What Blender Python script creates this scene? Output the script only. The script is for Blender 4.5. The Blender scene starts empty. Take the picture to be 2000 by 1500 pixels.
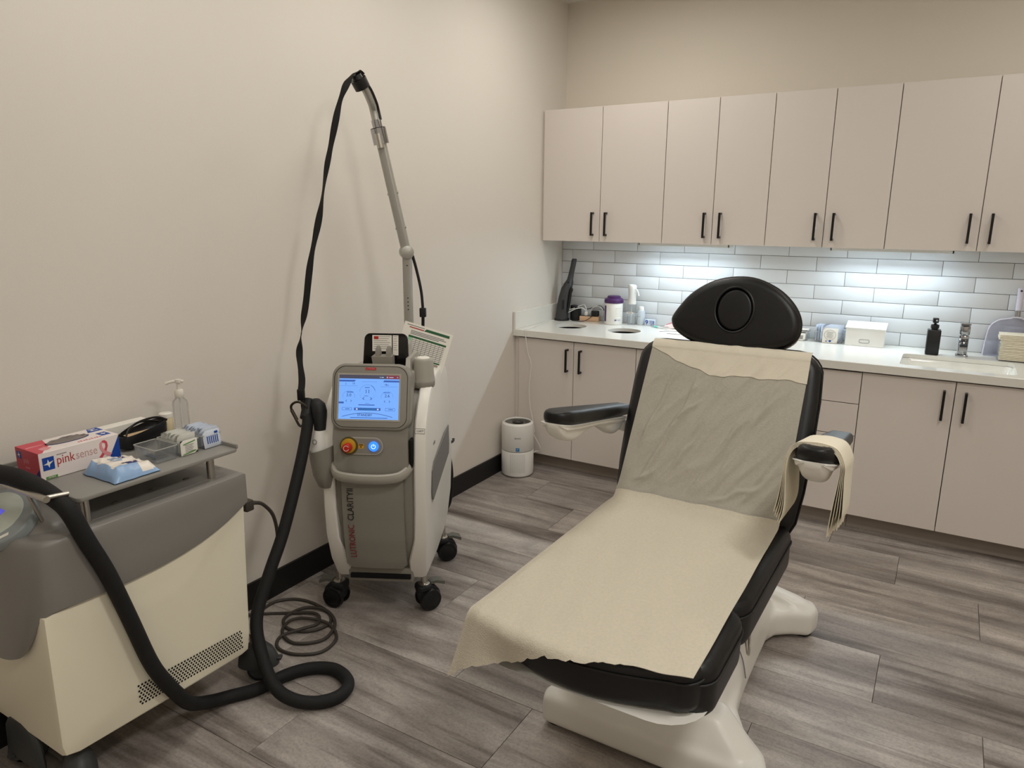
import bpy, bmesh, math, random
from mathutils import Vector, Matrix, Quaternion
from math import sin, cos, pi, radians, sqrt, atan2
random.seed(7)
ORD = ['first', 'second', 'third', 'fourth', 'fifth', 'sixth', 'seventh', 'eighth', 'ninth', 'tenth', 'eleventh', 'twelfth', 'thirteenth', 'fourteenth', 'fifteenth', 'sixteenth', 'seventeenth']
sc = bpy.context.scene
COL = sc.collection
# ------------------------------------------------------------------ camera
cd = bpy.data.cameras.new('camera'); cam = bpy.data.objects.new('camera', cd); COL.objects.link(cam)
cam.location = (2.2547, -4.4069, 1.5558)
cam.rotation_euler = (1.3398, -0.0053, 0.5429)
cd.sensor_width = 36.0; cd.lens = 36.0 * 1402.56 / 2000.0
cd.clip_start = 0.05; cd.clip_end = 50
sc.camera = cam
# ------------------------------------------------------------------ view + world
sc.view_settings.view_transform = 'Standard'
try: sc.view_settings.look = 'None'
except Exception: pass
sc.view_settings.gamma = 1.0
sc.view_settings.use_curve_mapping = False
sc.view_settings.exposure = 0.22
w = bpy.data.worlds.new('world'); sc.world = w; w.use_nodes = True
w.node_tree.nodes['Background'].inputs[0].default_value = (0.9, 0.85, 0.78, 1)
w.node_tree.nodes['Background'].inputs[1].default_value = 0.05
ROOM_X, ROOM_Y, ROOM_Z = 3.95, -5.6, 2.85
# lamps: centre x, centre y, size x, size y, watts
CEILING_LIGHTS = [(.75, -1.0, .4, .4, 6.0), (.75, -2.1, .4, .4, 4.5), (.75, -3.2, .4, .4, 4.5), (2.8, -1.0, .4, .4, 4.0), (2.8, -3.2, .4, .4, 18.0), (2.8, -4.6, .4, .4, 11.0)]
WARM = (1.0, .975, .93)
LED = (.74, .89, 1.0)
LED_WATTS = 5.0
def area(name, loc, sx, sy, watts, col, rot=(0, 0, 0), spread=180):
    l = bpy.data.lights.new(name, 'AREA'); l.shape = 'RECTANGLE'; l.size = sx; l.size_y = sy
    l.energy = watts; l.color = col; l.spread = radians(spread)
    o = bpy.data.objects.new(name, l); COL.objects.link(o); o.location = loc; o.rotation_euler = rot
    return o

# ================================================================== helpers
def lin(c):
    return tuple(((x / 255.0) / 12.92 if x / 255.0 <= .04045 else ((x / 255.0 + .055) / 1.055) ** 2.4) for x in c)
MATS = {}
def mat(name, rgb, rough=.5, metal=0.0, spec=.5, bump=0, bscale=200, trans=0, ior=1.45, emit=None, estr=1, alpha=1, var=0, vscale=3, coat=0):
    m = bpy.data.materials.new(name); m.use_nodes = True
    nt = m.node_tree; b = nt.nodes['Principled BSDF']
    c = lin(rgb) + (1,)
    b.inputs['Base Color'].default_value = c
    b.inputs['Roughness'].default_value = rough
    b.inputs['Metallic'].default_value = metal
    b.inputs['Specular IOR Level'].default_value = spec
    b.inputs['IOR'].default_value = ior
    if trans: b.inputs['Transmission Weight'].default_value = trans
    if coat: b.inputs['Coat Weight'].default_value = coat
    if alpha < 1: b.inputs['Alpha'].default_value = alpha
    if emit:
        b.inputs['Emission Color'].default_value = lin(emit) + (1,); b.inputs['Emission Strength'].default_value = estr
    tc = nt.nodes.new('ShaderNodeTexCoord')
    if bump:
        n = nt.nodes.new('ShaderNodeTexNoise'); n.inputs['Scale'].default_value = bscale; n.inputs['Detail'].default_value = 3
        nt.links.new(tc.outputs['Object'], n.inputs['Vector'])
        bp = nt.nodes.new('ShaderNodeBump'); bp.inputs['Strength'].default_value = bump; bp.inputs['Distance'].default_value = .002
        nt.links.new(n.outputs['Fac'], bp.inputs['Height']); nt.links.new(bp.outputs['Normal'], b.inputs['Normal'])
    if var:
        n = nt.nodes.new('ShaderNodeTexNoise'); n.inputs['Scale'].default_value = vscale; n.inputs['Detail'].default_value = 4
        nt.links.new(tc.outputs['Object'], n.inputs['Vector'])
        mx = nt.nodes.new('ShaderNodeMix'); mx.data_type = 'RGBA'
        mx.inputs[6].default_value = tuple(x * (1 - var) for x in c[:3]) + (1,)
        mx.inputs[7].default_value = tuple(min(1, x * (1 + var)) for x in c[:3]) + (1,)
        nt.links.new(n.outputs['Fac'], mx.inputs[0]); nt.links.new(mx.outputs[2], b.inputs['Base Color'])
    MATS[name] = m
    return m
# --- paint, stone, tile
WALL = mat('wall_paint', (226, 219, 209), .6, spec=.3, bump=.15, bscale=260, var=.015, vscale=1.5)
WALLB = mat('back_wall_paint', (222, 214, 200), .6, spec=.3, bump=.15, bscale=260, var=.015, vscale=1.5)
CEIL = mat('ceiling_paint', (235, 232, 225), .8)
BLACKBASE = mat('black_baseboard', (22, 21, 21), .45)
CAB = mat('cabinet_laminate', (222, 213, 205), .42, spec=.4, bump=.03, bscale=500)
CABIN = mat('cabinet_carcass', (196, 186, 178), .5)
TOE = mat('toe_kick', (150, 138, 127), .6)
QUARTZ = mat('white_quartz', (228, 225, 216), .16, spec=.5, var=.02, vscale=60)
QEDGE = QUARTZ
TILE = mat('white_tile', (220, 222, 223), .25, spec=.5, bump=.02, bscale=30)
GROUT = mat('dark_grout', (112, 108, 104), .9)
FGROUT = mat('floor_joint', (74, 66, 60), .9)
CERAM = mat('white_ceramic', (240, 238, 230), .1, coat=.3)
# --- generic
BLACKMETAL = mat('black_handle_metal', (20, 19, 19), .4, metal=.3)
CHROME = mat('chrome', (176, 177, 180), .10, metal=1)
STEEL = mat('brushed_steel', (190, 186, 178), .3, metal=1, bump=.05, bscale=300)
ALU = mat('satin_aluminium', (178, 177, 170), .42, metal=.75)
BLACK = mat('black_plastic', (20, 20, 21), .4)
BLACKR = mat('black_rubber', (24, 24, 26), .6, bump=.1, bscale=500)
DGREY = mat('dark_grey_plastic', (56, 56, 57), .42)
SOCKET = mat('dark_recess', (6, 6, 6), .9)
WHITEP = mat('white_plastic', (232, 230, 224), .35)
LAV = mat('lavender_white_plastic', (222, 218, 232), .3)
LAVC = mat('lavender_clear_plastic', (222, 221, 234), .25, trans=.6, alpha=.8)
CLEAR = mat('clear_acrylic', (236, 240, 242), .05, trans=.9, ior=1.35, alpha=.55)
CLEARB = mat('clear_bottle', (232, 236, 238), .06, trans=.95, ior=1.25, alpha=.55)
LEATH = mat('black_vinyl', (14, 14, 15), .42, spec=.5, bump=.12, bscale=420)
THREAD = mat('black_piping', (34, 33, 32), .6)
CHAIRW = mat('chair_white_plastic', (232, 229, 221), .34, spec=.5)
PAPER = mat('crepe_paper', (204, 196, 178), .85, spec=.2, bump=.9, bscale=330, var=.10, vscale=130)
PAPER3 = mat('thin_crepe_paper', (177, 172, 159), .85, spec=.2, bump=.9, bscale=330, var=.11, vscale=130)  # same crepe paper, greyed by black vinyl beneath and darkened further as shade
PAPER2 = mat('doubled_crepe_paper', (217, 209, 191), .85, spec=.2, bump=.5, bscale=330, var=.02, vscale=260)
TOWEL = mat('beige_paper_towel', (236, 228, 207), .9, spec=.2, bump=.3, bscale=700)
WEB = mat('black_webbing', (17, 16, 16), .8, bump=.3, bscale=900)
HOSE = mat('black_hose_sleeve', (19, 18, 18), .75, bump=.4, bscale=350)
# laser machine
LWHITE = mat('laser_white_shell', (230, 226, 217), .35, spec=.5)
LGREY = mat('laser_grey_plastic', (140, 136, 126), .4)
LGREY2 = mat('laser_light_grey_plastic', (172, 168, 157), .38)
LDARK = mat('laser_vent_grey', (120, 118, 114), .55)
# cryo machine
CWHITE = mat('cryo_cream_panel', (240, 233, 210), .4)
CGREY = mat('cryo_grey_cover', (134, 131, 126), .34, spec=.55)
CTRAY = mat('cryo_grey_tray', (142, 139, 133), .4)
CAST = mat('caster_grey', (62, 64, 64), .45)
PEDAL = mat('brake_pedal_grey', (98, 98, 92), .45)
CABLE = mat('grey_power_cable', (62, 56, 50), .55)
# printed
RED = mat('print_red', (176, 40, 38), .5)
DRED = mat('print_dark_red', (132, 40, 42), .5)
INK = mat('print_black', (22, 20, 20), .5)
GREYINK = mat('print_grey', (130, 128, 128), .6)
PINK = mat('print_pink', (208, 78, 92), .5)
LPINK = mat('print_light_pink', (226, 150, 156), .5)
BLUE = mat('print_blue', (14, 68, 158), .45)
NAVY = mat('print_navy', (34, 34, 110), .45)
GREEN = mat('print_green', (84, 142, 60), .5)
DGREEN = mat('print_dark_green', (40, 92, 58), .5)
MINT = mat('print_mint', (150, 205, 160), .6)
CARD = mat('white_card', (238, 234, 224), .5)
TEAL = mat('teal_plastic', (120, 206, 196), .4)
LBLUE = mat('light_blue_film', (146, 178, 216), .3, spec=.6, bump=.3, bscale=60)
FILM = mat('white_film', (236, 228, 216), .32, spec=.6, bump=.35, bscale=60)
PURPLE = mat('purple_plastic', (74, 40, 92), .35)
PURPL = mat('purple_print', (72, 52, 104), .5)
WOOD = mat('light_wood', (224, 184, 148), .5, var=.06, vscale=30)
GLOVE = mat('grey_nitrile', (128, 118, 112), .55, bump=.6, bscale=90)
TAN = mat('tan_packet', (216, 186, 146), .6)
SACH = mat('sachet_film', (214, 214, 206), .35, bump=.3, bscale=120)
SACHB = mat('sachet_film_blue', (206, 214, 226), .35, bump=.3, bscale=120)
YEL = mat('yellow_plastic', (196, 150, 34), .45)
OLIVE = mat('olive_recess', (92, 80, 44), .6)
BLUELED = mat('blue_power_ring', (30, 90, 235), .4, emit=(40, 110, 255), estr=1.6)
WHITELED = mat('white_power_icon', (230, 240, 255), .4, emit=(220, 235, 255), estr=1.0)
SCR = mat('screen_blue', (10, 20, 40), .2, emit=(118, 170, 246), estr=.92)
SCRD = mat('screen_dark_bar', (10, 10, 14), .2, emit=(72, 70, 86), estr=.9)
SCRR = mat('screen_red_bar', (10, 5, 5), .2, emit=(120, 56, 66), estr=.9)
SCRL = mat('screen_line', (5, 10, 30), .2, emit=(54, 92, 170), estr=.9)
SCRT = mat('screen_text', (5, 10, 30), .2, emit=(38, 62, 118), estr=.9)
SCRM = mat('screen_mid', (5, 10, 30), .2, emit=(82, 134, 208), estr=.9)
SCRW = mat('screen_white', (5, 10, 30), .2, emit=(205, 220, 250), estr=.9)
SCRTEAL = mat('screen_teal', (5, 10, 30), .2, emit=(50, 128, 160), estr=.9)
LCD = mat('purple_lcd', (20, 20, 60), .25, emit=(84, 80, 200), estr=.8)
DISP = mat('display_plate', (190, 196, 184), .4)
DISP2 = mat('display_rim', (140, 146, 146), .4)
LEDM = mat('led_diffuser', (240, 248, 255), .4, emit=(215, 236, 255), estr=3)
LAMPM = mat('lamp_diffuser', (255, 246, 230), .4, emit=(255, 246, 234), estr=2)

def floor_material():
    m = bpy.data.materials.new('wood_look_tile'); m.use_nodes = True; nt = m.node_tree; N = nt.nodes; L = nt.links
    b = N['Principled BSDF']; b.inputs['Roughness'].default_value = .42; b.inputs['Specular IOR Level'].default_value = .35
    tc = N.new('ShaderNodeTexCoord'); oi = N.new('ShaderNodeObjectInfo')
    mul = N.new('ShaderNodeVectorMath'); mul.operation = 'SCALE'; mul.inputs[0].default_value = (37, 53, 0); L.new(oi.outputs['Random'], mul.inputs['Scale'])
    add = N.new('ShaderNodeVectorMath'); add.operation = 'ADD'; L.new(tc.outputs['Object'], add.inputs[0]); L.new(mul.outputs[0], add.inputs[1])
    def noise(sx, sy, scale, detail, dist=0, rough=.5):
        mp = N.new('ShaderNodeMapping'); mp.inputs['Scale'].default_value = (sx, sy, 1); L.new(add.outputs[0], mp.inputs['Vector'])
        n = N.new('ShaderNodeTexNoise'); n.inputs['Scale'].default_value = scale; n.inputs['Detail'].default_value = detail; n.inputs['Distortion'].default_value = dist; n.inputs['Roughness'].default_value = rough
        L.new(mp.outputs[0], n.inputs['Vector']); return n
    n1 = noise(.7, 5.5, 1.0, 7, .7, .62)          # broad streaks along the plank
    n2 = noise(.9, 17, 1.0, 5, .5, .6)           # fine dark streaks
    n3 = noise(2.6, 5.0, 1.4, 7, .8, .72)      # clouds
    n4 = noise(90, 110, 1.0, 4, .2, .8)              # speckle
    r1 = N.new('ShaderNodeValToRGB'); e = r1.color_ramp.elements
    e[0].position = .30; e[0].color = lin((112, 103, 97)) + (1,)
    e[1].position = .72; e[1].color = lin((214, 207, 200)) + (1,)
    k = r1.color_ramp.elements.new(.5); k.color = lin((171, 163, 156)) + (1,)
    L.new(n1.outputs['Fac'], r1.inputs[0])
    r2 = N.new('ShaderNodeValToRGB'); e = r2.color_ramp.elements
    e[0].position = .34; e[0].color = (.40, .37, .35, 1); e[1].position = .46; e[1].color = (1, 1, 1, 1); L.new(n2.outputs['Fac'], r2.inputs[0])
    m1 = N.new('ShaderNodeMix'); m1.data_type = 'RGBA'; m1.blend_type = 'MULTIPLY'; m1.inputs[0].default_value = .72
    L.new(r1.outputs[0], m1.inputs[6]); L.new(r2.outputs[0], m1.inputs[7])
    r3 = N.new('ShaderNodeValToRGB'); e = r3.color_ramp.elements
    e[0].position = .33; e[0].color = (.70, .69, .70, 1); e[1].position = .66; e[1].color = (1.12, 1.1, 1.08, 1); L.new(n3.outputs['Fac'], r3.inputs[0])
    m2 = N.new('ShaderNodeMix'); m2.data_type = 'RGBA'; m2.blend_type = 'MULTIPLY'; m2.inputs[0].default_value = .85
    L.new(m1.outputs[2], m2.inputs[6]); L.new(r3.outputs[0], m2.inputs[7])
    r4 = N.new('ShaderNodeValToRGB'); e = r4.color_ramp.elements
    e[0].position = .36; e[0].color = (.66, .65, .64, 1); e[1].position = .55; e[1].color = (1.05, 1.05, 1.05, 1); L.new(n4.outputs['Fac'], r4.inputs[0])
    m3 = N.new('ShaderNodeMix'); m3.data_type = 'RGBA'; m3.blend_type = 'MULTIPLY'; m3.inputs[0].default_value = .6
    L.new(m2.outputs[2], m3.inputs[6]); L.new(r4.outputs[0], m3.inputs[7])
    # small tone shift from plank to plank
    hs = N.new('ShaderNodeHueSaturation'); mr = N.new('ShaderNodeMapRange'); mr.inputs[3].default_value = .84; mr.inputs[4].default_value = 1.02
    L.new(oi.outputs['Random'], mr.inputs[0]); L.new(mr.outputs[0], hs.inputs['Value']); L.new(m3.outputs[2], hs.inputs['Color'])
    L.new(hs.outputs[0], b.inputs['Base Color'])
    bp = N.new('ShaderNodeBump'); bp.inputs['Strength'].default_value = .12; bp.inputs['Distance'].default_value = .002
    L.new(n2.outputs['Fac'], bp.inputs['Height']); L.new(bp.outputs['Normal'], b.inputs['Normal'])
    return m
FLOORM = floor_material()

INV = {}
def root_of(o):
    while o.parent: o = o.parent
    return o
def finish(bm, name, material, parent=None, smooth=35, local=True, kind=None, label=None):
    """link a bmesh as one mesh object; local=False means the vertices are in world space"""
    me = bpy.data.meshes.new(name)
    if parent is not None and not local:
        bm.transform(INV[root_of(parent).name])
    bmesh.ops.recalc_face_normals(bm, faces=bm.faces)
    bm.to_mesh(me); bm.free()
    if smooth:
        me.polygons.foreach_set('use_smooth', [True] * len(me.polygons))
        me.set_sharp_from_angle(angle=radians(smooth))
    for mm in (material if isinstance(material, (list, tuple)) else [material]): me.materials.append(mm)
    o = bpy.data.objects.new(name, me); COL.objects.link(o)
    if parent is not None: o.parent = parent
    if kind: o['kind'] = kind
    if label: o['label'] = label
    return o
def thing(name, label, cat, loc=(0, 0, 0), rotz=0, group=None):
    o = bpy.data.objects.new(name, None); COL.objects.link(o); o.empty_display_size = .05
    o.location = loc; o.rotation_euler = (0, 0, rotz)
    o['label'] = label; o['category'] = cat
    if group: o['group'] = group
    INV[o.name] = (Matrix.Translation(Vector(loc)) @ Matrix.Rotation(rotz, 4, 'Z')).inverted()
    return o
def tag(o, label, cat, group=None):
    o['label'] = label; o['category'] = cat
    if group: o['group'] = group
    return o
def dup(root, loc, rotz=None, label=None):
    r = root.copy(); COL.objects.link(r); r.location = loc
    if rotz is not None: r.rotation_euler = (0, 0, rotz)
    if label: r['label'] = label
    for ch in list(root.children):
        c = ch.copy(); COL.objects.link(c); c.parent = r
        for g in ch.children:
            d = g.copy(); COL.objects.link(d); d.parent = c
    return r
def NB(): return bmesh.new()
def box(bm, x0, x1, y0, y1, z0, z1, bev=0, seg=2):
    r = bmesh.ops.create_cube(bm, size=1)
    vs = r['verts']
    for v in vs:
        v.co = Vector(((x0 + x1) / 2 + v.co.x * (x1 - x0), (y0 + y1) / 2 + v.co.y * (y1 - y0), (z0 + z1) / 2 + v.co.z * (z1 - z0)))
    if bev:
        es = list({e for v in vs for e in v.link_edges})
        bmesh.ops.bevel(bm, geom=es, offset=bev, segments=seg, profile=.5, affect='EDGES')
    return bm
def BX(x0, x1, y0, y1, z0, z1, bev=0, seg=2): return box(NB(), x0, x1, y0, y1, z0, z1, bev, seg)
def cyl(bm, p0, p1, r0, r1=None, n=20, cap=True):
    p0 = Vector(p0); p1 = Vector(p1); r1 = r0 if r1 is None else r1
    ax = (p1 - p0); q = Vector((0, 0, 1)).rotation_difference(ax.normalized()).to_matrix()
    a = []; b = []
    for i in range(n):
        t = 2 * pi * i / n; d = q @ Vector((cos(t), sin(t), 0))
        a.append(bm.verts.new(p0 + d * r0)); b.append(bm.verts.new(p1 + d * r1))
    for i in range(n):
        j = (i + 1) % n; bm.faces.new((a[i], a[j], b[j], b[i]))
    if cap: bm.faces.new(a[::-1]); bm.faces.new(b)
    return bm
def lathe(bm, prof, n=32, c=(0, 0, 0), sx=1, sy=1):
    rings = []
    for r, z in prof:
        if r < 1e-6: rings.append([bm.verts.new((c[0], c[1], c[2] + z))])
        else: rings.append([bm.verts.new((c[0] + r * sx * cos(2 * pi * i / n), c[1] + r * sy * sin(2 * pi * i / n), c[2] + z)) for i in range(n)])
    for a, b in zip(rings, rings[1:]):
        for i in range(n):
            j = (i + 1) % n
            if len(a) == 1 and len(b) == 1: continue
            if len(a) == 1: bm.faces.new((a[0], b[j], b[i]))
            elif len(b) == 1: bm.faces.new((a[i], a[j], b[0]))
            else: bm.faces.new((a[i], a[j], b[j], b[i]))
    if len(rings[0]) > 1: bm.faces.new(rings[0][::-1])
    if len(rings[-1]) > 1: bm.faces.new(rings[-1])
    return bm
def prism(bm, poly, a0, a1, axis='z', bev=0, seg=2, capbev=True):
    """extrude a 2D polygon; axis z: poly is (x,y); axis x: poly is (y,z); axis y: poly is (x,z)"""
    def P(p, a):
        return (p[0], p[1], a) if axis == 'z' else ((a, p[0], p[1]) if axis == 'x' else (p[0], a, p[1]))
    A = [bm.verts.new(P(p, a0)) for p in poly]; B = [bm.verts.new(P(p, a1)) for p in poly]
    n = len(poly); fs = []
    fa = bm.faces.new(A); fb = bm.faces.new(B[::-1])
    for i in range(n):
        j = (i + 1) % n; bm.faces.new((A[j], A[i], B[i], B[j]))
    bmesh.ops.recalc_face_normals(bm, faces=list({f for v in A + B for f in v.link_faces}))
    if bev:
        es = list(fa.edges) + list(fb.edges)
        bmesh.ops.bevel(bm, geom=es, offset=bev, segments=seg, profile=.5, affect='EDGES')
    return bm
def rrect(w, h, r, n=6, cx=0, cy=0):
    pts = []
    for (sx, sy, a) in ((1, 1, 0), (-1, 1, pi / 2), (-1, -1, pi), (1, -1, 3 * pi / 2)):
        for i in range(n + 1):
            t = a + (pi / 2) * i / n
            pts.append((cx + sx * (w / 2 - r) + r * cos(t), cy + sy * (h / 2 - r) + r * sin(t)))
    return pts
def ellipse(rx, ry, n=28, cx=0, cy=0): return [(cx + rx * cos(2 * pi * i / n), cy + ry * sin(2 * pi * i / n)) for i in range(n)]
def catmull(pts, k=8, closed=False):
    P = [Vector(p) for p in pts]; out = []; n = len(P)
    rng = range(n) if closed else range(n - 1)
    for i in rng:
        p0 = P[(i - 1) % n] if (closed or i > 0) else P[0]; p1 = P[i]; p2 = P[(i + 1) % n]
        p3 = P[(i + 2) % n] if (closed or i + 2 < n) else P[-1]
        for j in range(k):
            t = j / k
            out.append(.5 * ((2 * p1) + (p2 - p0) * t + (2 * p0 - 5 * p1 + 4 * p2 - p3) * t * t + (3 * p1 - p0 - 3 * p2 + p3) * t ** 3))
    if not closed: out.append(P[-1])
    return out
def frames(path):
    T = []
    for i in range(len(path)):
        a = path[max(0, i - 1)]; b = path[min(len(path) - 1, i + 1)]
        d = (b - a); T.append(d.normalized() if d.length > 1e-9 else Vector((0, 0, 1)))
    up = Vector((0, 0, 1)) if abs(T[0].z) < .9 else Vector((1, 0, 0))
    n = (up - T[0] * up.dot(T[0])).normalized(); Ns = [n]
    for i in range(1, len(path)):
        q = T[i - 1].rotation_difference(T[i]); n = q @ n; n = (n - T[i] * n.dot(T[i])).normalized(); Ns.append(n)
    return T, Ns
def tube(bm, pts, r, n=10, k=8, smooth=True, closed=False, ell=1.0):
    path = catmull(pts, k, closed) if smooth else [Vector(p) for p in pts]
    T, Ns = frames(path); rings = []
    for i, p in enumerate(path):
        rr = r(i / (len(path) - 1)) if callable(r) else r
        b = T[i].cross(Ns[i])
        rings.append([bm.verts.new(p + (Ns[i] * cos(2 * pi * j / n) + b * sin(2 * pi * j / n) * ell) * rr) for j in range(n)])
    m = len(rings)
    for i in range(m if closed else m - 1):
        a = rings[i]; b = rings[(i + 1) % m]
        off = 0
        if closed and i == m - 1:
            off = min(range(n), key=lambda o: sum((a[j].co - b[(j + o) % n].co).length for j in range(n)))
        for j in range(n):
            bm.faces.new((a[j], a[(j + 1) % n], b[(j + 1 + off) % n], b[(j + off) % n]))
    if not closed: bm.faces.new(rings[0][::-1]); bm.faces.new(rings[-1])
    return bm
def loft(bm, rings, cap=True):
    R = [[bm.verts.new(p) for p in r] for r in rings]; n = len(R[0])
    for a, b in zip(R, R[1:]):
        for j in range(n): bm.faces.new((a[j], a[(j + 1) % n], b[(j + 1) % n], b[j]))
    if cap: bm.faces.new(R[0][::-1]); bm.faces.new(R[-1])
    return bm
def grid_sheet(bm, f, nu, nv, thick=0):
    """f(u,v)->point, a sheet; thick>0 gives it two skins"""
    V = [[bm.verts.new(f(i / nu, j / nv)) for j in range(nv + 1)] for i in range(nu + 1)]
    F = []
    for i in range(nu):
        for j in range(nv): F.append(bm.faces.new((V[i][j], V[i + 1][j], V[i + 1][j + 1], V[i][j + 1])))
    if thick:
        bmesh.ops.recalc_face_normals(bm, faces=F)
        bmesh.ops.solidify(bm, geom=F, thickness=thick)
    return bm
def frame_mat(o, right, up):
    r = Vector(right).normalized(); u = Vector(up); u = (u - r * u.dot(r)).normalized(); n = r.cross(u)
    m = Matrix.Identity(4)
    for i in range(3): m[i][0] = r[i]; m[i][1] = u[i]; m[i][2] = n[i]; m[i][3] = o[i]
    return m
def flat(bm, poly, M, t=.0008):
    """a thin printed shape: polygon in the plane of frame M, thickness t towards the normal"""
    A = [bm.verts.new(M @ Vector((p[0], p[1], 0))) for p in poly]; B = [bm.verts.new(M @ Vector((p[0], p[1], t))) for p in poly]
    n = len(poly); bm.faces.new(A[::-1]); bm.faces.new(B)
    for i in range(n):
        j = (i + 1) % n; bm.faces.new((A[i], A[j], B[j], B[i]))
    return bm
def R4(x0, x1, y0, y1): return [(x0, y0), (x1, y0), (x1, y1), (x0, y1)]
def ringpoly(bm, rx, ry, w, M, t=.0006, a0=0, a1=2 * pi, n=28, cx=0, cy=0):
    for i in range(n):
        s = a0 + (a1 - a0) * i / n; e = a0 + (a1 - a0) * (i + 1) / n
        flat(bm, [(cx + rx * cos(s), cy + ry * sin(s)), (cx + rx * cos(e), cy + ry * sin(e)), (cx + (rx - w) * cos(e), cy + (ry - w) * sin(e)), (cx + (rx - w) * cos(s), cy + (ry - w) * sin(s))], M, t)
    return bm
def text(s, size, material, parent, M, local=True, ext=.0004, align='CENTER', sx=1.0, shear=0, name='lettering', bold=0):
    cu = bpy.data.curves.new('t', 'FONT'); cu.body = s; cu.size = size; cu.extrude = ext; cu.align_x = align; cu.align_y = 'CENTER'; cu.shear = shear
    cu.resolution_u = 3; cu.offset = bold
    o = bpy.data.objects.new('t', cu); COL.objects.link(o)
    dg = bpy.context.evaluated_depsgraph_get(); dg.update()
    me = bpy.data.meshes.new_from_object(o.evaluated_get(dg))
    bpy.data.objects.remove(o); bpy.data.curves.remove(cu)
    S = Matrix.Diagonal((sx, 1, 1, 1))
    me.transform(M @ S)
    if not local: me.transform(INV[root_of(parent).name])
    me.name = name
    me.materials.clear(); me.materials.append(material)
    ob = bpy.data.objects.new(name, me); COL.objects.link(ob); ob.parent = parent
    return ob
def bake(o, mods):
    """apply modifiers by evaluating them, keeps one plain mesh"""
    for t, kw in mods:
        m = o.modifiers.new(t, t)
        for k, v in kw.items(): setattr(m, k, v)
    dg = bpy.context.evaluated_depsgraph_get(); dg.update()
    me = bpy.data.meshes.new_from_object(o.evaluated_get(dg))
    old = o.data; o.modifiers.clear(); o.data = me; bpy.data.meshes.remove(old); me.name = o.name
    return o

# ================================================================== room shell
def struct(name, bm, m, smooth=0):
    o = finish(bm, name, m, None, smooth); o['kind'] = 'structure'; return o
floor = struct('floor', BX(-.1, ROOM_X + .1, ROOM_Y - .1, .1, -.12, -.004), FGROUT)
wall_left = struct('wall_left', BX(-.1, 0, ROOM_Y - .1, .1, 0, ROOM_Z), WALL)
wall_back = struct('wall_back', BX(0, ROOM_X, 0, .1, 0, ROOM_Z), WALLB)
wall_right = struct('wall_right', BX(ROOM_X, ROOM_X + .1, ROOM_Y - .1, .1, 0, ROOM_Z), WALL)
wall_front = struct('wall_front', BX(0, ROOM_X, ROOM_Y - .1, ROOM_Y, 0, ROOM_Z), WALL)
ceiling = struct('ceiling', BX(-.1, ROOM_X + .1, ROOM_Y - .1, .1, ROOM_Z, ROOM_Z + .1), CEIL)
struct('baseboard_left', BX(0, .012, ROOM_Y, -.555, 0, .111, .002), BLACKBASE)
struct('baseboard_right', BX(ROOM_X - .012, ROOM_X, ROOM_Y, -.64, 0, .111, .002), BLACKBASE)
struct('baseboard_front', BX(.012, ROOM_X - .012, ROOM_Y, ROOM_Y + .012, 0, .111, .002), BLACKBASE)
# floor planks, 930 x 305 mm, each row shifted by a third
PL, PW, JT = .930, .3055, .0016
plank_mesh = None
row = 0; ytop = -.803 + 2 * PW
k = -2
while ytop > ROOM_Y:
    yb = max(ytop - PW, ROOM_Y); yt = min(ytop, 0)
    x0 = (2.219 + k * .3074) % PL - PL
    while x0 < ROOM_X:
        a = max(x0 + JT / 2, 0); b = min(x0 + PL - JT / 2, ROOM_X)
        if b - a > .01 and yt - yb > .03:
            full = (b - a > PL - .01 and yt - yb > PW - .001)
            if full and plank_mesh:
                o = bpy.data.objects.new('plank', plank_mesh); COL.objects.link(o); o.parent = floor
            else:
                hx = (b - a) / 2; hy = (yt - yb - JT) / 2
                o = finish(BX(-hx, hx, -hy, hy, -.006, 0, .0007, 1), 'plank', FLOORM, floor, 0)
                if full: plank_mesh = o.data
            o.location = ((a + b) / 2, (yt + yb) / 2, 0)
        x0 += PL
    ytop -= PW; k += 1
# backsplash: grout bed and 3x12 inch tiles, running bond
TP, TQ, TX0, TZ = .3068, .0782, .0764, 1.3349
ZC = .873
BS_X1 = 3.35
finish(BX(.001, BS_X1, -.006, 0, ZC, 1.40), 'grout_bed', GROUT, wall_back, 0)
tile_mesh = None
for rr in range(-1, 6):
    zt = TZ - rr * TQ; zb = zt - TQ
    zt2 = min(zt, 1.402); zb2 = max(zb, ZC)
    off = TX0 + (TP / 2 if rr % 2 else 0) - TP
    while off < BS_X1:
        a = max(off + .0011, .002); b = min(off + TP - .0011, BS_X1)
        if b - a > .01:
            hx = (b - a) / 2; hz = (zt2 - zb2 - .0024) / 2
            full = (b - a > TP - .004 and zt2 - zb2 > TQ - .001)
            if full and tile_mesh: o = bpy.data.objects.new('tile', tile_mesh); COL.objects.link(o); o.parent = wall_back
            else:
                o = finish(BX(-hx, hx, -.010, -.004, -hz, hz, .0012, 2), 'tile', TILE, wall_back, 30)
                if full: tile_mesh = o.data
            o.location = ((a + b) / 2, 0, (zt2 + zb2) / 2)
        off += TP
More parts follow.
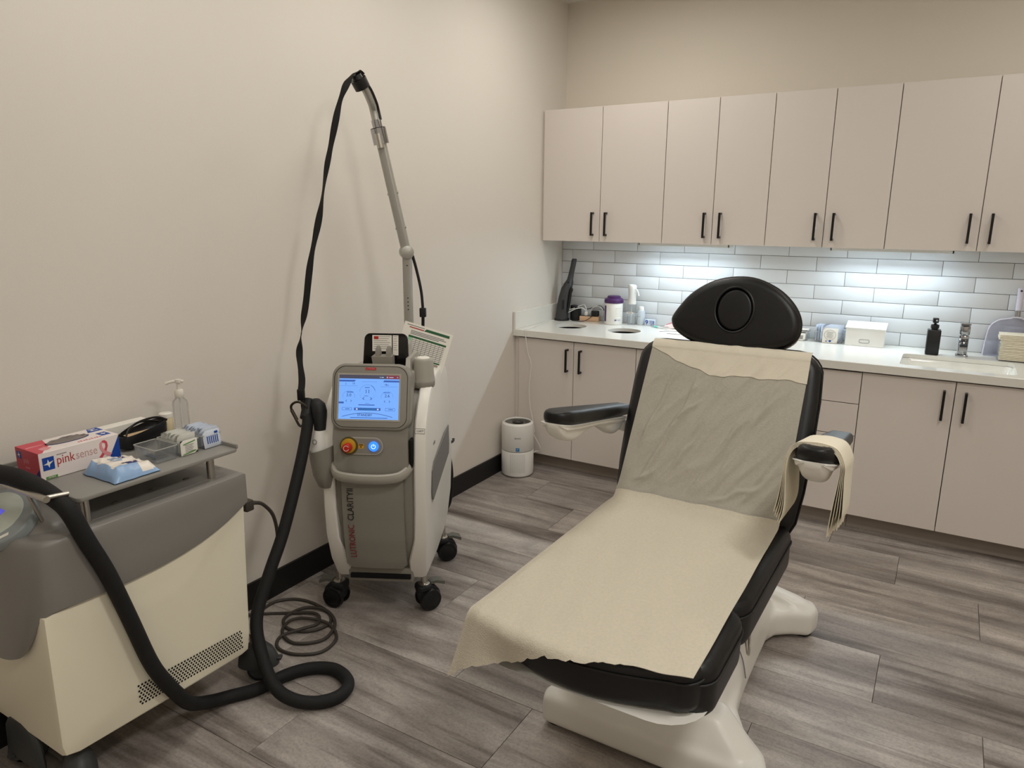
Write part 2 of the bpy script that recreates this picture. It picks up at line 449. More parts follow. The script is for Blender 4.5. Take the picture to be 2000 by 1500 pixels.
# ceiling fixtures (above the frame)
for i, (x, y, sx, sy, wt) in enumerate(CEILING_LIGHTS):
    t = thing('ceiling_light', ['ceiling light panel nearest the corner of the left and back walls', 'ceiling light panel above the laser machine', 'ceiling light panel above the cooling unit', 'ceiling light panel above the sink end of the counter', 'ceiling light panel right of the treatment chair foot', 'ceiling light panel to the right behind the camera'][i], 'light', (x, y, ROOM_Z), 0, 'ceiling light panels')
    b = NB(); h = .025
    for (x0, x1, y0, y1) in ((-sx / 2 - .03, sx / 2 + .03, -sy / 2 - .03, -sy / 2), (-sx / 2 - .03, sx / 2 + .03, sy / 2, sy / 2 + .03), (-sx / 2 - .03, -sx / 2, -sy / 2, sy / 2), (sx / 2, sx / 2 + .03, -sy / 2, sy / 2)):
        box(b, x0, x1, y0, y1, -h, 0)
    finish(b, 'frame', WHITEP, t, 0)
    finish(BX(-sx / 2, sx / 2, -sy / 2, sy / 2, -.012, -.002), 'diffuser', LAMPM, t, 0)
    area('ceiling_lamp', (x, y, ROOM_Z - .03), sx, sy, wt, WARM)

# ================================================================== cabinets
def handle(door, x, z0, z1, y):
    b = NB(); s = .0055
    box(b, x - s, x + s, y - .034, y - .023, z0, z1, .001, 1)
    box(b, x - s, x + s, y - .026, y, z0, z0 + .011, .001, 1)
    box(b, x - s, x + s, y - .026, y, z1 - .011, z1, .001, 1)
    return finish(b, 'handle', BLACKMETAL, door, 30, label='matt black bar handle')
GAP = .0018
def upper(x0, xm, x1, label):
    t = thing('wall_cabinet', label, 'cabinet', ((x0 + x1) / 2, -.15, 1.40), 0, 'wall cabinets above the backsplash')
    finish(BX(x0 + .0005, x1 - .0005, -.293, -.001, 1.402, 2.178), 'carcass', CAB, t, 0, False)
    for a, b, hx in ((x0, xm, xm - .043), (xm, x1, xm + .045)):
        if b - a < .02: continue
        d = finish(BX(a + GAP, b - GAP, -.313, -.294, 1.400, 2.180, .0012, 1), 'door', CAB, t, 30, False)
        if hx is not None:
            bm = NB(); s = .0055; y = -.313; z0, z1 = 1.436, 1.575
            for q in ((hx - s, hx + s, y - .034, y - .023, z0, z1), (hx - s, hx + s, y - .026, y, z0, z0 + .011), (hx - s, hx + s, y - .026, y, z1 - .011, z1)): box(bm, *q, .001, 1)
            finish(bm, 'handle', BLACKMETAL, d, 30, False)
    return t
u0 = upper(.013, .404, .800, 'pale wall cabinet with two doors in the corner by the left wall')
finish(BX(.001, .0125, -.300, -.001, 1.402, 2.178), 'filler_strip', CAB, u0, 0, False)
upper(.800, 1.090, 1.380, 'narrower pale wall cabinet second from the left wall, above the headrest')
upper(1.380, 1.671, 1.961, 'narrower pale wall cabinet third from the left wall')
upper(1.961, 2.353, 2.745, 'wide pale wall cabinet above the sink, its right door cut by the frame')
# light bars under the wall cabinets
for i, (a, b) in enumerate(((.62, 1.165), (1.70, 2.265))):
    t = thing('under_cabinet_light', ['white light bar under the wall cabinets left of the headrest', 'white light bar under the wall cabinets above the soap dispenser'][i], 'light', ((a + b) / 2, -.16, 1.402), 0, 'light bars under the wall cabinets')
    h = (b - a) / 2
    bm = NB(); box(bm, -h, h, -.045, -.040, -.020, 0); box(bm, -h, h, .03, .045, -.012, 0); box(bm, -h, h, -.045, .045, -.004, 0); box(bm, -h, -h + .006, -.045, .045, -.02, 0); box(bm, h - .006, h, -.045, .045, -.02, 0)
    finish(bm, 'housing', WHITEP, t, 0)
    finish(BX(-h + .008, h - .008, -.036, .028, -.013, -.006), 'diffuser', LEDM, t, 0)
    area('led_bar', ((a + b) / 2, -.165, 1.402 - .016), b - a - .03, .06, LED_WATTS, LED, (radians(-28), 0, 0))

ZD0, ZD1 = .092, .824
def base(name, x0, x1, label, doors=None, drawers=None):
    t = thing(name, label, 'cabinet', ((x0 + x1) / 2, -.33, 0), 0, 'base cabinets under the counter')
    b = NB()
    for q in ((x0 + .001, x0 + .017, -.607, -.002, .09, .832), (x1 - .017, x1 - .001, -.607, -.002, .09, .832), (x0 + .017, x1 - .017, -.607, -.002, .09, .107), (x0 + .017, x1 - .017, -.012, -.002, .107, .832)): box(b, *q)
    finish(b, 'carcass', CABIN, t, 0, False)
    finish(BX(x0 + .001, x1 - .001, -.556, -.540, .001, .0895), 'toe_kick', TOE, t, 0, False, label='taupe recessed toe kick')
    if doors:
        for (a, c, hx) in doors:
            d = finish(BX(a + GAP, c - GAP, -.627, -.608, ZD0, ZD1, .0012, 1), 'door', CAB, t, 30, False)
            bm = NB(); s = .0055; y = -.627; z0, z1 = .643, .782
            for q in ((hx - s, hx + s, y - .034, y - .023, z0, z1), (hx - s, hx + s, y - .026, y, z0, z0 + .011), (hx - s, hx + s, y - .026, y, z1 - .011, z1)): box(bm, *q, .001, 1)
            finish(bm, 'handle', BLACKMETAL, d, 30, False)
    if drawers:
        for (a, c) in zip(drawers, drawers[1:]):
            d = finish(BX(x0 + GAP, x1 - GAP, -.627, -.608, a + GAP, c - GAP, .0012, 1), 'drawer', CAB, t, 30, False)
            bm = NB(); s = .0055; y = -.627; m = (x0 + x1) / 2; zz = (a + c) / 2
            for q in ((m - .07, m + .07, y - .034, y - .023, zz - s, zz + s), (m - .07, m - .059, y - .026, y, zz - s, zz + s), (m + .059, m + .07, y - .026, y, zz - s, zz + s)): box(bm, *q, .001, 1)
            finish(bm, 'handle', BLACKMETAL, d, 30, False)
    return t
b0 = base('base_cabinet', .026, .798, 'pale base cabinet with two doors beside the air purifier', [(.026, .406, .368), (.406, .798, .456)])
finish(BX(.001, .0255, -.620, -.002, .001, .832), 'filler_strip', CAB, b0, 0, False)
base('base_cabinet', .798, 1.38, 'pale base cabinet mostly hidden behind the chair backrest', [(.798, 1.089, 1.046), (1.089, 1.38, 1.134)])
base('drawer_unit', 1.38, 1.957, 'pale four-drawer base unit behind the draped right armrest', None, [ZD0, .342, .502, .664, ZD1])
base('base_cabinet', 1.957, 2.740, 'pale base cabinet with two doors under the sink', [(1.957, 2.347, 2.305), (2.347, 2.740, 2.391)])
base('base_cabinet', 2.740, 3.30, 'pale base cabinet right of the sink, outside the frame', [(2.740, 3.02, 2.98), (3.02, 3.30, 3.06)])
# countertop with two round waste holes and the sink opening
HOLES = [(.243, -.345, .100), (.603, -.338, .100)]
SK = (2.105, 2.575, -.575, -.240)
def countertop():
    t = thing('countertop', 'white quartz countertop with two round waste holes and a sink opening', 'countertop', (1.6, -.33, ZC))
    sl = NB(); pr_ = [(-.652, ZC - .0394), (-.652, ZC - .0015), (-.6505, ZC), (-.0065, ZC), (-.0065, ZC - .020), (-.632, ZC - .020), (-.632, ZC - .0394)]
    prism(sl, pr_, .001, 3.32, 'x'); o = finish(sl, 'slab', QUARTZ, t, 30, False)
    cut = NB()
    for (x, y, r) in HOLES: cyl(cut, (x - 1.6, y + .33, -.1), (x - 1.6, y + .33, .1), r, n=48)
    c1 = finish(cut, 'cut', QUARTZ, None, 0)
    cut = NB(); prism(cut, rrect(SK[1] - SK[0], SK[3] - SK[2], .03, 5, (SK[0] + SK[1]) / 2 - 1.6, (SK[2] + SK[3]) / 2 + .33), -.1, .1)
    c2 = finish(cut, 'cut2', QUARTZ, None, 0)
    # evaluate in local space
    par = o.parent; o.parent = None
    bake(o, [('BOOLEAN', dict(operation='DIFFERENCE', object=c1, solver='EXACT')), ])
    bake(o, [('BOOLEAN', dict(operation='DIFFERENCE', object=c2, solver='EXACT')), ])
    o.parent = par
    for c in (c1, c2): bpy.data.objects.remove(c)
    o.data.set_sharp_from_angle(angle=radians(30))
    finish(BX(.001, .018, -.652, -.0075, ZC, .980, .0015, 1), 'side_splash', QUARTZ, t, 30, False)
    return t
countertop()
for i, (x, y, r) in enumerate(HOLES):
    t = thing('waste_bin', ['dark bin below the waste hole nearest the left wall', 'dark bin below the waste hole in front of the purple-lidded tub'][i], 'bin', (x, y, .109), 0, 'bins inside the cabinet')
    b = NB(); n = 32; lathe(b, [(0, 0), (.095, 0), (.116, .725), (.118, .742), (.110, .742), (.108, .725), (.090, .01), (0, .01)], n); finish(b, 'shell', SOCKET, t, 30)  # unseen bin, added near-black and tall so the hole above looks unlit
# sink
def sink():
    t = thing('sink', 'white undermount sink basin in the countertop', 'sink', ((SK[0] + SK[1]) / 2, (SK[2] + SK[3]) / 2, ZC - .0205))
    W, H = SK[1] - SK[0], SK[3] - SK[2]
    def ring(w, h, r, z): return [(p[0], p[1], z) for p in rrect(w, h, r, 5)]
    b = NB()
    loft(b, [ring(W + .05, H + .028, .05, -.001), ring(W + .002, H + .002, .035, -.001), ring(W - .01, H - .01, .04, -.02), ring(W - .03, H - .03, .05, -.12), ring(W - .09, H - .09, .05, -.14), ring(W - .12, H - .12, .04, -.142)], cap=False)
    b.faces.new([v for v in b.verts][-len(rrect(1, 1, .1, 5)):])
    finish(b, 'basin', CERAM, t, 40)
    b = NB(); cyl(b, (0, 0, -.1415), (0, 0, -.138), .026, n=20); finish(b, 'drain', CHROME, t, 40)
sink()
def faucet():
    t = thing('faucet', 'short chrome mixer tap behind the sink', 'faucet', (2.36, -.165, ZC))
    b = NB(); prism(b, rrect(.056, .056, .012), 0, .008, bev=.002); finish(b, 'base', CHROME, t)
    b = NB(); prism(b, rrect(.044, .044, .016), .008, .105, bev=.004); finish(b, 'body', CHROME, t)
    b = NB(); prism(b, rrect(.046, .046, .018), .108, .155, bev=.005); finish(b, 'cartridge', CHROME, t)
    b = NB(); loft(b, [[(sx * .024, .018, z) for sx, z in ((-1, .156), (1, .156), (1, .168), (-1, .168))], [(sx * .024, -.03, z) for sx, z in ((-1, .160), (1, .160), (1, .176), (-1, .176))], [(sx * .021, -.075, z) for sx, z in ((-1, .168), (1, .168), (1, .174), (-1, .174))]])
    finish(b, 'lever', CHROME, t, 30)
    b = NB(); loft(b, [[(sx * .017, -.01, z) for sx, z in ((-1, .055), (1, .055), (1, .092), (-1, .092))], [(sx * .017, -.08, z) for sx, z in ((-1, .05), (1, .05), (1, .078), (-1, .078))], [(sx * .016, -.12, z) for sx, z in ((-1, .042), (1, .042), (1, .064), (-1, .064))]])
    finish(b, 'spout', CHROME, t, 30)
    b = NB(); flat(b, R4(-.005, .005, -.0015, .0015), frame_mat((0, -.0221, .098), (1, 0, 0), (0, 0, 1))); finish(b, 'marking', GREYINK, t, 0)
faucet()
def soap():
    t = thing('soap_dispenser', 'matt black square soap dispenser bottle beside the sink', 'dispenser', (2.228, -.195, ZC), radians(4))
    b = NB(); prism(b, rrect(.060, .060, .006), .001, .128, bev=.004); finish(b, 'bottle', BLACK, t)
    b = NB(); lathe(b, [(.015, .127), (.015, .135), (.019, .135), (.019, .152), (.012, .155)], 24); finish(b, 'collar', BLACK, t)
    b = NB(); cyl(b, (0, 0, .153), (0, 0, .166), .006); prism(b, rrect(.026, .034, .005, cy=-.004), .163, .187, bev=.003); finish(b, 'pump_head', BLACK, t)
    b = NB(); cyl(b, (.004, -.0212, .176), (.004, -.030, .174), .0045, .0035, 12); finish(b, 'nozzle', GREYINK, t)
soap()
# dustpan leaning on the tiles
def dustpan():
    t = thing('dustpan', 'lavender clear plastic dustpan standing upright against the tiles by the sink', 'dustpan', (2.575, -.055, ZC))
    b = NB()
    out = [(-.122, .002), (-.116, .10), (-.105, .150), (-.075, .180), (-.03, .192), (-.014, .198), (.014, .198), (.03, .192), (.075, .180), (.105, .150), (.116, .10), (.122, .002)]
    prism(b, out, .018, .022, 'y', bev=.0012); finish(b, 'pan', LAVC, t, 30)
    rim = [(x, -.004, z) for x, z in out]
    b = NB(); tube(b, rim, .004, 8, 4); finish(b, 'rim', LAV, t)
    b = NB(); box(b, -.12, .12, -.03, .02, .001, .0035, .001, 1); finish(b, 'lip', LAVC, t)
    b = NB(); cyl(b, (0, .008, .196), (0, .012, .232), .012, .011); finish(b, 'ferrule', CHROME, t)
    b = NB(); tube(b, [(0, .012, .230), (0, .015, .26), (0, .02, .30), (0, .022, .342)], lambda s: .0125 + .003 * s, 12, 4, ell=.75); finish(b, 'handle', LAV, t)
    b = NB(); cyl(b, (0, .006, .330), (0, .012, .330), .005, n=12); finish(b, 'hanging_hole', DGREY, t)
dustpan()
# folded paper towels stacked in front of the dustpan, in a clear rest
def towel_stack():
    x0, x1 = 2.515, 2.745
    tr = thing('towel_rest', 'low clear rest holding the folded towel stack by the sink', 'rest', ((x0 + x1) / 2, -.16, ZC))
    w = (x1 - x0) / 2
    b = NB(); box(b, -w - .006, w + .006, -.062, .062, .001, .004); box(b, -w - .006, -w - .003, -.062, .062, .004, .09); finish(b, 'body', CLEAR, tr, 0)
    z = ZC + .0045
    for i in range(17):
        h = .0078 if i < 12 else .0066
        sh = random.uniform(-.002, .003) + (-.010 if i > 12 else 0)
        b = NB()
        y0 = -.16 - .055 - random.uniform(0, .003); y1 = -.16 + .05
        L = x1 - x0
        def f(u, v, s=0): return (x0 + sh + u * L, y0 + (y1 - y0) * v, z)
        # folded: rounded fold facing the camera
        pts = [(y1, z), (y0 + h * .4, z), (y0, z + h * .3), (y0 + h * .4, z + h * .86), (y1, z + h * .86)]
        prism(b, [(p[0], p[1]) for p in pts], x0 + sh, x1 + sh, 'x')
        if i > 12:
            for vtx in b.verts: vtx.co.z += .003 * sin((vtx.co.x - x0) * 9) * (i - 12) / 4
        o = finish(b, 'folded_paper_towel', TOWEL, None, 40)
        tag(o, ('topmost beige folded paper towel of the stack by the dustpan' if i == 16 else 'lowest beige folded paper towel of the stack by the dustpan' if i == 0 else 'beige folded paper towel, %s from the top of the stack by the dustpan' % ORD[16 - i]), 'paper towel', 'paper towel stack by the sink')
        z += h
towel_stack()
def storage_box():
    t = thing('storage_box', 'white plastic storage box with slanted lid on the counter', 'box', (1.908, -.095, ZC))
    b = NB(); prism(b, [(-.048, .001), (.048, .001), (.048, .100), (-.043, .092)], -.095, .095, 'x', bev=.002); finish(b, 'body', WHITEP, t, 30)
    b = NB(); loft(b, [[(sx * .099, -.050, z) for sx, z in ((-1, .093), (1, .093), (1, .099), (-1, .099))], [(sx * .099, .05, z) for sx, z in ((-1, .118), (1, .118), (1, .124), (-1, .124))]]); finish(b, 'lid', WHITEP, t, 0)
    b = NB(); M = frame_mat((0, -.0475, .028), (1, 0, 0), (0, .05, 1))
    pts = rrect(.052, .020, .008, 5); inn = rrect(.048, .016, .006, 5)
    for i in range(len(pts)):
        j = (i + 1) % len(pts); flat(b, [pts[i], pts[j], inn[j], inn[i]], M, .0012)
    finish(b, 'pull_outline', GREYINK, t, 0)
storage_box()
def clear_bin(name, label, loc, w, d, h, rotz=0, m=None):
    t = thing(name, label, 'bin', loc, rotz)
    b = NB(); k = .0022; fl = .004
    def ring(s, z, g): return [(p[0], p[1], z) for p in rrect(w * s - g, d * s - g, .006, 3)]
    loft(b, [ring(.92, .001, 0), ring(1.0, h, 0), ring(1.0, h, 2 * k), ring(.92, .004, 2 * k)], cap=True)
    finish(b, 'body', m or CLEAR, t, 30)
    b = NB(); tube(b, [(p[0], p[1], h) for p in rrect(w, d, .006, 3)], .0016, 6, smooth=False, closed=True); finish(b, 'rim', CLEAR, t)
    return t
def sachet(x, y, z, w, h, tilt, rotz, m, label, group, marks=0, lean_axis='x', th=.004):
    """flat packet standing up: width w along local x, height h up, tilted about x"""
    t = thing('sachet', label, 'packet', (x, y, z), rotz, group)
    R = Matrix.Rotation(tilt, 4, 'X')
    b = NB()
    def f(u, v):
        e = min(u, 1 - u, v, 1 - v)
        return R @ Vector(((u - .5) * w, -th * min(1, e * 6), v * h))
    def g(u, v):
        e = min(u, 1 - u, v, 1 - v)
        return R @ Vector(((u - .5) * w, th * min(1, e * 6), v * h))
    grid_sheet(b, f, 6, 6); grid_sheet(b, g, 6, 6); bmesh.ops.remove_doubles(b, verts=b.verts, dist=.0002)
    finish(b, 'film', m, t, 60)
    if marks:
        M = R @ frame_mat((0, -th - .0006, h * .5), (1, 0, 0), (0, 0, 1))
        b = NB()
        for k in range(5): flat(b, R4(-w * .28, w * (.1 + .15 * ((k * 7) % 3) / 2), h * (.22 - .1 * k), h * (.25 - .1 * k)), M, .0004)
        finish(b, 'printing', marks, t, 0)
    return t
def counter_bins():
    # dark grey base tray with a pile of flat packets and one with wipe packets
    clear_bin('clear_basket', 'clear basket of flat white packets beside the headrest', (1.555, -.075, ZC), .13, .10, .055)
    G = 'flat packets in the counter basket'
    for i in range(5):
        t = thing('flat_packet', 'white flat packet, %s from the bottom of the pile in the counter basket' % ORD[i], 'packet', (1.555 + random.uniform(-.012, .012), -.075, ZC + .030 + i * .0075), random.uniform(-.3, .3), G)
        b = NB()
        f = lambda u, v: ((u - .5) * .105, (v - .5) * .075, .0035 * min(1, min(u, 1 - u, v, 1 - v) * 6) + .0015 * sin(u * 9 + i))
        g = lambda u, v: ((u - .5) * .105, (v - .5) * .075, -.0030 * min(1, min(u, 1 - u, v, 1 - v) * 6) + .0015 * sin(u * 9 + i))
        grid_sheet(b, f, 8, 6); grid_sheet(b, g, 8, 6); bmesh.ops.remove_doubles(b, verts=b.verts, dist=.0002)
        finish(b, 'film', FILM, t, 60)
    t = sachet(1.565, -.1335, ZC + .002, .085, .042, 0, 0, CARD, 'upright packet with a barcode at the front of the counter basket', None, None)
    t['category'] = 'packet'
    b = NB(); M = frame_mat((0, -.0046, .020), (1, 0, 0), (0, 0, 1))
    x = -.032
    while x < .032:
        wd = random.choice((.0008, .0014, .0022)); flat(b, R4(x, x + wd, -.011, .011), M, .0004); x += wd + random.choice((.0009, .0016))
    finish(b, 'barcode', GREYINK, t, 0)
    clear_bin('clear_basket', 'clear basket of upright wipe packets left of the white storage box', (1.725, -.078, ZC), .15, .10, .06)
    for i in range(7):
        sachet(1.735 + .002 * i, -.110 + i * .0115, ZC + .006, .085, .088, -.08, random.uniform(-.05, .05), SACHB, 'white and blue wipe packet, %s from the front in the basket by the storage box' % ORD[i], 'wipe packets in the counter basket')
    for i in range(3):
        sachet(1.669 + i * .011, -.09, ZC + .006, .07, .092, -.03, radians(72 + 4 * i), SACHB, 'wipe packet wedged sideways, %s from the left in the counter basket' % ORD[i], 'sideways wipe packets in the counter basket')
    t = sachet(1.735, -.1345, ZC + .002, .078, .082, -.03, 0, CARD, 'white wipe packet with a blue teardrop outline, front of the counter basket', None, None)
    M = frame_mat((0, -.0048, .043), (1, 0, 0), (0, 0, 1))
    b = NB(); pts = []
    for i in range(28):
        a = 2 * pi * i / 28; r = 1.0
        px = .031 * cos(a); py = .031 * sin(a) if sin(a) > 0 else .036 * sin(a); px *= 1 if sin(a) > 0 else (1 - .75 * (-sin(a)) ** 1.5)
        pts.append((px, py))
    inn = [(p[0] * .95, p[1] * .95) for p in pts]
    for i in range(28):
        j = (i + 1) % 28; flat(b, [pts[i], pts[j], inn[j], inn[i]], M, .0004)
    for k in range(6): flat(b, R4(-.018 + .002 * (k % 2), .018 - .003 * (k % 3), .018 - k * .0065, .0195 - k * .0065), M, .0004)
    finish(b, 'printing', GREYINK, t, 0)
    b = NB(); flat(b, ellipse(.006, .006, 14, .002, -.031), M, .0006); flat(b, ellipse(.004, .003, 10, -.017, -.033), M, .0006); finish(b, 'emblem', BLUE, t, 0)
counter_bins()

# ------------------------------------------------------------------ left end of the counter
def vacuum():
    t = thing('handheld_vacuum', 'dark grey handheld vacuum standing upright in the counter corner', 'vacuum', (.072, -.135, ZC))
    ax = [(0.0, 0, .003, .047), (0, 0, .02, .045), (.004, .004, .10, .043), (.012, .010, .16, .041), (.022, .02, .215, .039), (.031, .028, .245, .032), (.037, .034, .270, .022), (.043, .04, .31, .019), (.050, .046, .355, .0185), (.056, .05, .395, .019), (.057, .051, .405, .015)]
    b = NB(); n = 24
    loft(b, [[(x + r * cos(2 * pi * i / n) * .92, y + r * sin(2 * pi * i / n), z) for i in range(n)] for x, y, z, r in ax]); finish(b, 'body', DGREY, t, 50)
    b = NB(); lathe(b, [(.050, .0), (.050, .01), (.047, .014)], 28); finish(b, 'base_ring', BLACK, t)
    b = NB(); tube(b, [(.035, -.005, .05), (.050, -.004, .10), (.056, 0, .16), (.060, .004, .20), (.064, .008, .21), (.058, .01, .19)], .010, 8, 5); finish(b, 'release_clip', BLACK, t)
    b = NB(); cyl(b, (.040, .006, .252), (.043, -.001, .250), .006, n=14); finish(b, 'power_button', BLACK, t)
    b = NB(); prism(b, rrect(.012, .06, .004, cx=.028, cy=.11), -.047, -.040, 'y'); finish(b, 'side_latch', BLACK, t)
vacuum()
def charger_box():
    t = thing('charging_dock', 'black charging dock beside the handheld vacuum', 'charger', (.150, -.085, ZC))
    b = NB(); prism(b, [(-.03, .001), (.03, .001), (.03, .085), (-.005, .10), (-.03, .10)], -.025, .025, 'y', bev=.003); finish(b, 'body', BLACK, t)
charger_box()
def power_strip():
    t = thing('power_strip', 'light wood power strip on the counter beside the vacuum', 'power strip', (.245, -.070, ZC), radians(10))
    b = NB(); box(b, -.065, .065, -.02, .02, .001, .032, .003); finish(b, 'body', WOOD, t)
    b = NB(); box(b, -.058, .058, -.014, .014, .032, .034, .0008, 1); finish(b, 'socket_panel', DGREY, t)
    p = thing('power_plug', 'white plug with a looped lead in the wood power strip', 'plug', (.222, -.074, ZC + .0345))
    b = NB(); prism(b, rrect(.022, .018, .005), 0, .026, bev=.003); finish(b, 'plug_body', WHITEP, p)
    b = NB(); tube(b, [(0, 0, .024), (-.004, 0, .05), (-.02, .004, .07), (-.045, .0, .062), (-.07, -.035, .048), (-.10, -.05, .038)], .0028, 8, 6); finish(b, 'lead', WHITEP, p)
    p = thing('power_adapter', 'black round power adapter on the wood power strip', 'adapter', (.283, -.066, ZC + .0345), radians(10))
    b = NB(); prism(b, rrect(.052, .036, .014), 0, .036, bev=.006); finish(b, 'adapter_body', BLACK, p)
    b = NB(); tube(b, [(-.012, -.019, .006), (-.03, -.03, -.012), (-.055, -.05, -.028), (-.085, -.06, -.0325), (-.12, -.052, -.0325), (-.15, -.035, -.0325)], .0022, 8, 6); finish(b, 'lead', BLACK, p)
    c = thing('cable_loop', 'white lead looping behind the black power adapter', 'cable', (.32, -.035, ZC))
    b = NB(); tube(b, [(-.10, 0, .04), (-.08, .006, .075), (-.05, .006, .094), (-.015, .004, .09), (.004, 0, .06), (.0, -.004, .035)], .0032, 8, 6); finish(b, 'lead', WHITEP, c)
    b = NB(); tube(b, [(-.115, .01, .07), (-.07, .012, .085), (-.03, .012, .099), (-.004, .012, .088), (.012, .01, .07)], .0022, 8, 6); finish(b, 'thin_lead', BLACK, c)
    c = thing('data_cable', 'thin pale lead arching down to the counter beside the purple-lidded tub', 'cable', (.33, -.025, ZC))
    b = NB(); tube(b, [(.0, 0, .055), (.02, 0, .052), (.036, 0, .03), (.042, -.004, .010), (.05, -.006, .003)], .0022, 8, 6); finish(b, 'lead', LPINK, c)
    c = tag(finish(tube(NB(), [(.112, -.128, .925), (.14, -.124, .940), (.172, -.118, .956), (.200, -.092, .958), (.218, -.080, .945), (.222, -.076, .934)], .003, 8, 6), 'crossed_lead', WHITEP), 'white lead crossing in front of the charging dock', 'cable')
power_strip()
def wipes_tub():
    t = thing('wipes_tub', 'white tub of wipes with a purple lid on the counter', 'tub', (.432, -.110, ZC))
    b = NB(); lathe(b, [(.056, .001), (.058, .006), (.058, .138), (.054, .146)], 40); finish(b, 'tub', WHITEP, t)
    b = NB(); lathe(b, [(.0600, .138), (.0615, .142), (.0615, .158), (.055, .166), (.043, .170), (.042, .180), (.036, .183), (0, .183)], 40); finish(b, 'lid', PURPLE, t)
    # printed label wrapped on the front
    def band(a0, a1, z0, z1, m, nm):
        b = NB(); n = 14; r = .0586
        for i in range(n):
            s = a0 + (a1 - a0) * i / n; e = a0 + (a1 - a0) * (i + 1) / n
            for q in (0,):
                b.faces.new([b.verts.new((r * cos(a), r * sin(a), z)) for a, z in ((s, z0), (e, z0), (e, z1), (s, z1))])
        return finish(b, nm, m, t, 60)
    cam_a = atan2(-4.4 + .11, 2.25 - .432)
    band(cam_a - 1.3, cam_a - .92, .020, .122, PURPL, 'purple_label')
    band(cam_a + .12, cam_a + 1.1, .045, .118, CARD, 'white_label')
    for k in range(6): band(cam_a + .2, cam_a + 1.0 - .1 * (k % 3), .056 + k * .010, .0575 + k * .010, GREYINK, 'fine_print')
    for a in (.12, .16, .20, .24, .28, .32, .5, .58, .72, .78): band(cam_a + a, cam_a + a + .03, .027, .036, NAVY, 'fine_print')
wipes_tub()
def spray_bottle():
    t = thing('spray_bottle', 'clear spray bottle with a white trigger top on the counter', 'bottle', (.540, -.072, ZC))
    b = NB(); prism(b, rrect(.055, .05, .018), .001, .135, bev=.008, seg=3); finish(b, 'bottle', CLEARB, t, 50)
    b = NB(); prism(b, rrect(.049, .044, .016), .004, .052, bev=.004); finish(b, 'liquid', CLEAR, t, 50)
    b = NB(); ring = lambda r, z, dx=0: [(dx + r * cos(2 * pi * i / 20), r * .85 * sin(2 * pi * i / 20), z) for i in range(20)]
    loft(b, [ring(.027, .132), ring(.026, .15), ring(.024, .19), ring(.026, .225, -.001), ring(.029, .246, -.002), ring(.024, .255, -.004), ring(.008, .258, -.006)]); finish(b, 'spray_head', WHITEP, t, 50)
    b = NB(); tube(b, [(.022, -.006, .232), (.036, -.012, .222), (.046, -.016, .205), (.052, -.02, .188)], .0045, 8, 4); finish(b, 'trigger', WHITEP, t)
    b = NB(); cyl(b, (0, 0, .01), (0, 0, .14), .003, n=8); finish(b, 'dip_tube', WHITEP, t)
    b = NB(); M = frame_mat((0, -.0256, .078), (1, 0, 0), (0, 0, 1)); flat(b, R4(-.023, .023, -.006, .006), M, .0006); finish(b, 'label_strip', CARD, t, 0)
    b = NB(); flat(b, R4(-.016, .012, -.0016, .0016), frame_mat((0, -.0264, .078), (1, 0, 0), (0, 0, 1)), .0004); finish(b, 'printing', GREYINK, t, 0)
    t = thing('small_bottle', 'small frosted white bottle beside the spray bottle', 'bottle', (.598, -.052, ZC))
    b = NB(); lathe(b, [(.023, .001), (.025, .006), (.025, .085), (.020, .095)], 28); finish(b, 'bottle', mat('frosted_white', (226, 234, 240), .4, trans=.35), t, 50)
    b = NB(); lathe(b, [(.017, .093), (.017, .112), (.014, .118), (0, .118)], 24); finish(b, 'cap', WHITEP, t)
    b = NB(); flat(b, R4(-.017, .006, .055, .057), frame_mat((0, -.0256, 0), (1, 0, 0), (0, 0, 1)), .0004); finish(b, 'printing', GREYINK, t, 0)
spray_bottle()
